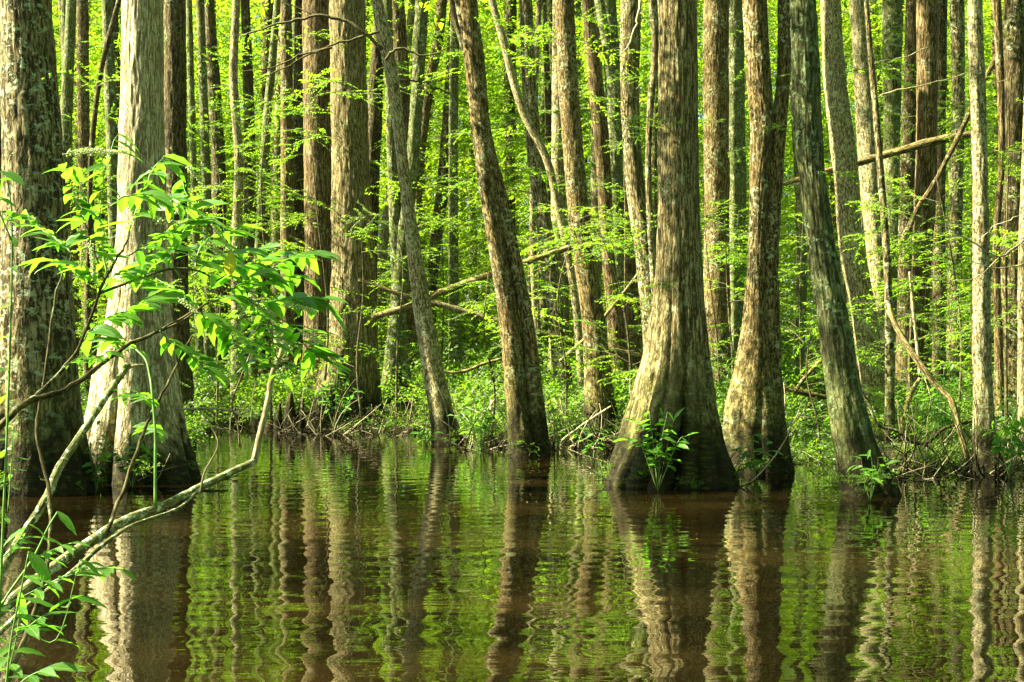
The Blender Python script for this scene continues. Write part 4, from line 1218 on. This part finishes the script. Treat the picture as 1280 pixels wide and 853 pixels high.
def leaves_along(parent, base, q, n, size_px, meshes, rr, t0=0.1, t1=1.0, spread=1.0, droop=0.15, D=None, terminal=True):
    """leaves alternate along path q"""
    seglen = np.r_[0, np.cumsum(np.linalg.norm(np.diff(q, axis=0), axis=1))]
    for i in range(n):
        t = t0 + (t1 - t0) * (i + 0.5 * rr.random()) / max(1, n - 0.5) if not (terminal and i == n - 1) else 1.0
        s = t * seglen[-1]
        pos = np.array([np.interp(s, seglen, q[:, c]) for c in range(3)])
        e = min(seglen[-1], s + 0.02); b_ = max(0, s - 0.02)
        tg = np.array([np.interp(e, seglen, q[:, c]) - np.interp(b_, seglen, q[:, c]) for c in range(3)])
        tg /= np.linalg.norm(tg) + 1e-9
        sd = np.cross(tg, [0, 0.25, 1.0]); sd /= np.linalg.norm(sd) + 1e-9
        if abs(tg[2]) > 0.8:
            a = rr.uniform(0, 6.28); sd = np.array([math.cos(a), math.sin(a), 0])
            sd[0] = math.copysign(max(abs(sd[0]), .55), sd[0])
        s_ = 1 if i % 2 else -1
        if terminal and i == n - 1: s_ = 0.1
        dv = tg * rr.uniform(0.35, 0.9) + sd * s_ * spread * rr.uniform(0.6, 1.1)
        if abs(tg[2]) > 0.6: dv = np.array([dv[0], dv[1], dv[2] * 0.25])
        dv[2] = dv[2] * 0.55 - droop + rr.gauss(0, .16)
        nr = (rr.gauss(0, .30), -0.25 + rr.gauss(0, .30), 1.0)
        L_ = size_px / F * pos[1] * rr.uniform(0.7, 1.15)
        put_leaf(parent, base, pos, dv, nr, L_, meshes, rr)


# --- the flowering shrub at the left, close to the camera
base = np.array([-1.55, 2.5, 0.05])
sh = empty('flowering_shrub', tuple(base), 'near green shrub with cream flower spikes leaning in from the left over dark twigs', 'shrub')
rr = random.Random(3)
q, _ = stem_part(sh, base, 'stem', [(-480, 1400), (-250, 900), (-100, 640), (0, 531), (42, 498), (82, 488), (124, 456), (164, 430), (200, 414), (240, 390)], 12, 3.5, 2.5, 3.0, 'twig', jit=0.0015)
stem_part(sh, base, 'stem', [(42, 498), (77, 463), (101, 430), (124, 367), (131, 349), (146, 325), (161, 296)], 5, 2.5, 2.85, 2.9, 'twig', jit=.001)
stem_part(sh, base, 'stem', [(-260, 1300), (-60, 1000), (30, 800), (60, 701), (62, 618), (46, 540), (56, 469), (71, 364), (90, 318)], 8, 2.2, 2.5, 3.0, 'twig', jit=.001)
stem_part(sh, base, 'stem', [(124, 367), (170, 350), (210, 337), (245, 338), (270, 352), (278, 368)], 3.5, 2, 2.9, 3.0, 'twig')
stem_part(sh, base, 'stem', [(200, 414), (230, 400), (262, 378), (300, 376), (330, 385), (352, 400)], 3, 1.6, 2.95, 3.05, 'twig')
stem_part(sh, base, 'stem', [(134, 665), (158, 602), (180, 540), (199, 499), (222, 455), (240, 420)], 5.5, 3, 2.55, 2.8, 'twig', jit=.001)
stem_part(sh, base, 'stem', [(194, 632), (194, 580), (194, 540), (190, 490), (187, 469), (182, 450), (170, 437)], 4.2, 2.4, 2.6, 2.7, 'stem')
stem_part(sh, base, 'stem', [(300, 560), (297, 530), (290, 505), (302, 470), (318, 430), (325, 405)], 2.5, 2, 3.0, 3.0, 'twig')
stem_part(sh, base, 'stem', [(250, 618), (256, 590), (272, 560), (268, 540), (252, 520)], 2.6, 1.6, 2.9, 2.9, 'dead')
twigs = [([(124, 330), (110, 290), (100, 260), (88, 225), (80, 205)], 9, 34), ([(131, 349), (128, 300), (125, 260), (135, 200), (148, 168)], 9, 38), ([(161, 296), (170, 260), (178, 235), (190, 215), (205, 195)], 9, 40),
         ([(161, 320), (190, 300), (220, 285), (255, 270)], 8, 44), ([(210, 337), (225, 300), (238, 262), (228, 225)], 9, 42), ([(240, 345), (265, 325), (290, 315), (325, 312)], 9, 42),
         ([(278, 368), (305, 350), (340, 335), (365, 322), (392, 318)], 10, 46), ([(262, 378), (300, 365), (345, 350), (372, 345)], 8, 44), ([(300, 376), (335, 378), (370, 372), (400, 376)], 8, 44),
         ([(352, 400), (370, 412), (384, 432), (400, 450)], 7, 42), ([(320, 384), (338, 410), (345, 440), (352, 470)], 7, 32), ([(90, 318), (70, 300), (50, 285), (32, 262)], 7, 32), ([(101, 430), (120, 405), (150, 392), (185, 375)], 8, 40),
         ([(240, 390), (225, 365), (200, 352), (170, 345)], 7, 40), ([(240, 390), (262, 400), (285, 415), (298, 440)], 7, 38), ([(131, 349), (105, 335), (78, 330), (55, 322)], 6, 34), ([(124, 367), (150, 340), (180, 330), (205, 310)], 8, 38),
         ([(200, 414), (215, 430), (240, 445), (262, 468)], 6, 34), ([(77, 463), (95, 450), (118, 447), (140, 440)], 4, 26), ([(170, 437), (150, 426), (135, 430)], 3, 36), ([(194, 540), (184, 530)], 2, 26), ([(190, 500), (175, 492), (160, 494)], 3, 30),
         ([(245, 338), (250, 310), (275, 290), (300, 282)], 7, 38), ([(300, 376), (310, 400), (330, 425), (318, 455)], 7, 36), ([(270, 352), (290, 335), (312, 330), (340, 318)], 7, 44), ([(148, 250), (175, 242), (210, 250), (240, 262)], 6, 42)]
for k, (pp, n_, sz) in enumerate(twigs):
    D0 = 2.85 + 0.25 * math.sin(k * 1.7)
    q, _ = stem_part(sh, base, 'twig', pp, 2.0, 1.0, D0, D0 + 0.1, 'stem' if k % 3 else 'twig', seg=5, k=4, jit=.002)
    leaves_along(sh, base, q, n_ + 12, sz * 1.15, LEAF_LONG if k % 4 else LEAF_OVAL, rr)
for px, py, ax_, az_, lpx in [(78, 193, 1, .1, 40), (104, 192, .9, .05, 40), (158, 240, .3, -1, 36), (190, 276, 1, -.1, 42), (215, 262, 1, -.3, 38), (113, 300, .05, -1, 34), (262, 272, .5, -.8, 36), (222, 372, .8, -.6, 34), (300, 372, .8, -.4, 40), (330, 405, .7, -.7, 38), (372, 412, .7, -.4, 34), (255, 300, .6, -.5, 34), (318, 360, -.4, -.8, 32), (232, 205, .5, -.6, 30), (352, 380, 1, -.2, 36)]:
    D0 = 2.75; pos = P(px, py, D0)
    o = bpy.data.objects.new('flower_spike', FLOWER); COL.objects.link(o); o.parent = sh
    x = Vector((ax_, rr.gauss(0, .2), az_)).normalized(); y = Vector((0, 1, 0)).cross(x).normalized(); z = x.cross(y)
    L_ = lpx / F * D0 * 1.35
    o.matrix_local = Matrix.Translation(Vector(pos - base)) @ Matrix((x, y, z)).transposed().to_4x4() @ Matrix.Diagonal((L_, L_, L_, 1))
o = put_leaf(sh, base, P(286, 345, 2.7), (0.15, -.2, 1), (0.2, -1, .2), 34 / F * 2.7, LEAF_YEL, rr); o['label'] = 'yellowing leaf'

# --- grey lichened limb lying across the lower left
base = P(-60, 815, 2.9)
t = empty('fallen_limb', tuple(base), 'thick grey-green limb with bent pale end reaching from the lower left corner', 'branch')
for nm, pp, w0, w1, D0, D1, mt in [('limb', [(-60, 815), (22, 745), (73, 705), (115, 676), (158, 650), (198, 635), (230, 620), (257, 606), (290, 590), (319, 577)], 15, 9, 2.8, 3.3, 'limb'),
                                   ('bent_end', [(317, 578), (325, 545), (333, 510), (338, 482), (342, 462), (352, 440), (356, 424)], 8.5, 5, 3.3, 3.35, 'dead'),
                                   ('side_branch', [(-40, 830), (30, 762), (90, 715), (135, 676), (170, 655), (205, 643), (228, 632), (245, 616)], 7, 3, 2.75, 3.15, 'limb')]:
    stem_part(t, base, nm, pp, w0, w1, D0, D1, mt, seg=14, k=5, jit=.0004)
base = P(-30, 745, 2.9)
t = empty('broken_limb', tuple(base), 'lichen-blotched broken limb standing at a slant before the two big left trunks', 'branch')
for nm, pp, w0, w1, D0, D1, mt in [('limb', [(-30, 760), (0, 716), (22, 679), (55, 628), (74, 585), (99, 547), (112, 527), (131, 498), (148, 474), (160, 456)], 12, 8.5, 2.9, 3.2, 'limb'),
                                   ('broken_tip', [(156, 462), (168, 457), (182, 456)], 5, 2, 3.2, 3.2, 'dead')]:
    stem_part(t, base, nm, pp, w0, w1, D0, D1, mt, seg=14, k=5, jit=.0005)

# --- leafy shoots in the lower left corner
def shoot(label, spec, meshes, mat='stem', name='leafy_shoot', root=None, seed=1):
    rr = random.Random(seed)
    base = root if root is not None else P(*spec[0][0][0], spec[0][4])
    t = empty(name, tuple(base), label, 'plant')
    for pp, n_, sz, w_, D0 in spec:
        q, _ = stem_part(t, base, 'stem', pp, w_, w_ * .5, D0, D0, mat, seg=6, k=5)
        leaves_along(t, base, q, n_ + 3, sz * 0.85, meshes, rr, t0=0.3)
    return t


shoot('glossy green shoot with long leaves in the bottom left corner', [([(-60, 1150), (-10, 1000), (5, 880), (14, 800), (26, 740), (36, 690)], 11, 62, 4, 2.3), ([(14, 800), (40, 780), (62, 765)], 3, 60, 2.5, 2.3), ([(5, 880), (30, 850), (60, 835)], 4, 66, 2.5, 2.25), ([(-5, 900), (20, 800), (25, 740)], 5, 56, 2.5, 2.35), ([(26, 780), (70, 800), (100, 700)], 3, 58, 2, 2.4)], LEAF_LONG, seed=5)
shoot('shoot with whorled pale green leaves above the thick grey-green limb', [([(-60, 1100), (-40, 850), (0, 760), (40, 700), (60, 660), (72, 640)], 9, 46, 4, 2.5), ([(40, 700), (60, 690), (85, 680)], 4, 40, 2, 2.5), ([(0, 760), (60, 730), (110, 705)], 6, 40, 2, 2.5), ([(0, 700), (20, 680), (35, 655)], 5, 44, 2, 2.45), ([(60, 730), (110, 712), (150, 712)], 4, 40, 2, 2.5)], LEAF_LONG, seed=9)
shoot('green stem with leaves running up the left edge before the massive trunk', [([(-10, 1000), (2, 700), (8, 560), (12, 450), (15, 330), (14, 260), (8, 220)], 12, 34, 4, 2.4), ([(14, 300), (-5, 250), (0, 215)], 4, 46, 2.5, 2.3)], LEAF_OVAL, seed=14)
shoot('small whorled plant with whitish leaves in front of the massive trunk foot', [([(10, 640), (13, 600), (15, 565), (16, 535)], 9, 24, 2.2, 6.2)], LEAF_LONG, seed=16, root=np.array([-2.2, 6.2, -0.1]))

# --- single plants at the water edge
def plant(label, px, py, hpx, wpx, D, seed, sz=20, nst=4, n_=6, meshes=None, z0=None, name='leafy_sapling'):
    rr = random.Random(seed)
    base = P(px, py, D)
    base[2] = min(base[2], 0.0) if z0 is None else z0
    t = empty(name, tuple(base), label, 'plant')
    for k in range(nst):
        f = (k + 0.5) / nst * 2 - 1
        top = (px + f * wpx * 0.5 + rr.uniform(-4, 4), py - hpx * (1 - 0.45 * abs(f)) * rr.uniform(.85, 1.05))
        mid = (px + f * wpx * 0.30 + rr.uniform(-3, 3), py - hpx * 0.5)
        Dk = D + rr.uniform(-.15, .15)
        q = smooth_path([base, P(*mid, (D + Dk) / 2), P(*top, Dk)], 5)
        r0 = 1.0 / 2 / F * D
        new_obj('stem', tubes_mesh('stem', [(q - base, np.linspace(r0, r0 * .5, len(q)))], M['twig' if k % 2 else 'stem'], seg=5), t)
        leaves_along(t, base, q, n_, sz, meshes or LEAF_OVAL, rr, t0=0.42, droop=0.1)
    return t


plant('sunlit sapling with broad light leaves in front of the largest cypress base', 822, 606, 104, 84, 15.75, 4, sz=20, nst=7, n_=8)
plant('leafy sprig at the foot of the twin trunk', 945, 590, 44, 60, 16.8, 5, sz=17, nst=5, n_=6)
plant('upright sprig with narrow leaves before the foot of the grey-green leaning trunk', 1088, 618, 56, 52, 14.6, 6, sz=19, nst=5, n_=5, meshes=LEAF_LONG)
plant('leafy tuft between the blotchy trunk and the mottled black-footed one', 697, 560, 60, 40, 22.4, 7, sz=13, nst=5, n_=6)
plant('leafy tuft close behind the sunlit sapling, left of the largest cypress', 742, 566, 34, 50, 19.5, 8, sz=13, nst=5, n_=5)
plant('bush of small leaves in the water left of the blotchy trunk', 600, 572, 95, 75, 22.6, 9, sz=12, nst=10, n_=9)
plant('bright tuft at the left foot of the smooth pale bent trunk', 533, 560, 32, 30, 23.6, 10, sz=11, nst=5, n_=5)
plant('leafy bush right of the straight pale trunk by the right edge', 1262, 600, 110, 66, 17.2, 11, sz=18, nst=8, n_=8)
plant('low bush of small leaves at the root of the brightly lit flared trunk', 165, 604, 62, 66, 16.0, 12, sz=14, nst=8, n_=7)
plant('leafy sprig standing between the two big left trunks', 120, 604, 70, 36, 15.6, 13, sz=14, nst=5, n_=6)
plant('leafy bush leaning over the water below the split cypress', 420, 540, 90, 70, 27.2, 14, sz=12, nst=9, n_=8)
plant('bush on the bank between the tan bent branch and the straight pale trunk', 1180, 560, 110, 60, 20.4, 15, sz=14, nst=9, n_=9)
plant('green bush behind the tan bent branch', 1150, 560, 95, 70, 22.5, 16, sz=13, nst=9, n_=9)

# understorey saplings with airy leaf sprays, at mid depth
rs = random.Random(21)
for k, (px, D, h, nb, lab) in enumerate([
    (270, 30, 7.5, 16, 'airy sapling in the bright gap right of the shaded half-hidden trunk'), (340, 29.2, 8.0, 14, 'sapling with flat sprays before the group of thin trunks left of centre'),
    (495, 28.6, 5.0, 6, 'small sapling beside the smooth pale bent trunk'), (548, 34, 6.0, 14, 'young tree in the sunny gap left of the blotchy trunk'), (672, 36, 7, 10, 'young tree behind the sunny leaning trunk'),
    (898, 29, 4.6, 13, 'leafy sapling just right of the largest cypress'), (1005, 30, 5, 12, 'leafy sapling in the gap right of the twin trunk'), (1195, 24, 4.4, 16, 'bushy sapling in sun left of the straight pale trunk'),
    (1140, 26, 3.6, 12, 'leafy sapling behind the thin lichen-grey pole'), (1258, 21.5, 5.5, 8, 'sapling with hanging sprays before the dark broad trunk at right'), (226, 24.5, 3.0, 10, 'sapling at the water edge right of the brightly lit flared trunk'),
    (612, 24.5, 3.0, 8, 'small sapling leaning over the water just left of the blotchy trunk'), (706, 25.5, 4.2, 10, 'sapling standing between the sunny leaning trunk and the mottled black-footed one'), (790, 24, 3.6, 9, 'sapling close left of the largest cypress, before the curving lichened trunk'),
    (915, 23, 3.6, 10, 'sapling in the shade between the largest cypress and the twin trunk'), (1025, 22, 2.6, 8, 'low sapling close left of the grey-green leaning trunk'), (1075, 31, 6.5, 12, 'tall airy sapling seen between the grey-green and the white leaning trunks'), (1225, 30, 7.5, 12, 'tall sapling with flat sprays behind the straight pale trunk'),
    (1110, 38, 8.5, 12, 'tall sapling filling the gap behind the yellow-lit trunk'), (400, 28.9, 6.8, 9, 'slim sapling in front of the reddish-brown trunk'), (520, 40, 9, 12, 'tall sapling behind the smooth pale bent trunk'), 
    (110, 34, 8, 12, 'tall sapling behind the thin trunks at the left'), (225, 33, 3.2, 12, 'low leafy sapling on the far bank behind the shaded half-hidden trunk'), (820, 44, 9.5, 10, 'tall sapling behind the largest cypress'), (310, 40, 9, 12, 'tall sapling behind the light wavy trunk'),
    (60, 24, 4, 8, 'leafy sapling behind the massive lichened trunk'), (770, 38, 6, 9, 'young tree behind the group of trunks left of the largest cypress'), (455, 28.4, 4.4, 5, 'sapling twig with pale leaves before the split cypress')]):
    x = (px - 640) / F * D; z0 = float(ground_z(x, D))
    t = empty('sapling', (x, D, z0), lab, 'sapling')
    pth = np.array([[0, 0, -.1], [rs.gauss(0, .08), 0, h * .33], [rs.gauss(0, .15), rs.gauss(0, .2), h * .66], [rs.gauss(0, .3), rs.gauss(0, .3), h]])
    q = smooth_path(pth, 6); new_obj('stem', tubes_mesh('stem', [(q, np.linspace(0.028, 0.006, len(q)))], M['twig'], seg=7), t)
    for i in range(int(nb * (1.3 if h < 5 else 0.9))):
        zz_ = h * rs.uniform(.22, 1.0); a = rs.uniform(0, 6.28)
        o = bpy.data.objects.new('leafy_branch', BOUGH[rs.randrange(6)]); COL.objects.link(o); o.parent = t
        o.location = (np.interp(zz_, q[:, 2], q[:, 0]), np.interp(zz_, q[:, 2], q[:, 1]), zz_); o.rotation_euler = (rs.gauss(0, .2), rs.gauss(-.1, .2), a); s = rs.uniform(.5, 1.0); o.scale = (s, s, s)
print('objects', len(bpy.data.objects))
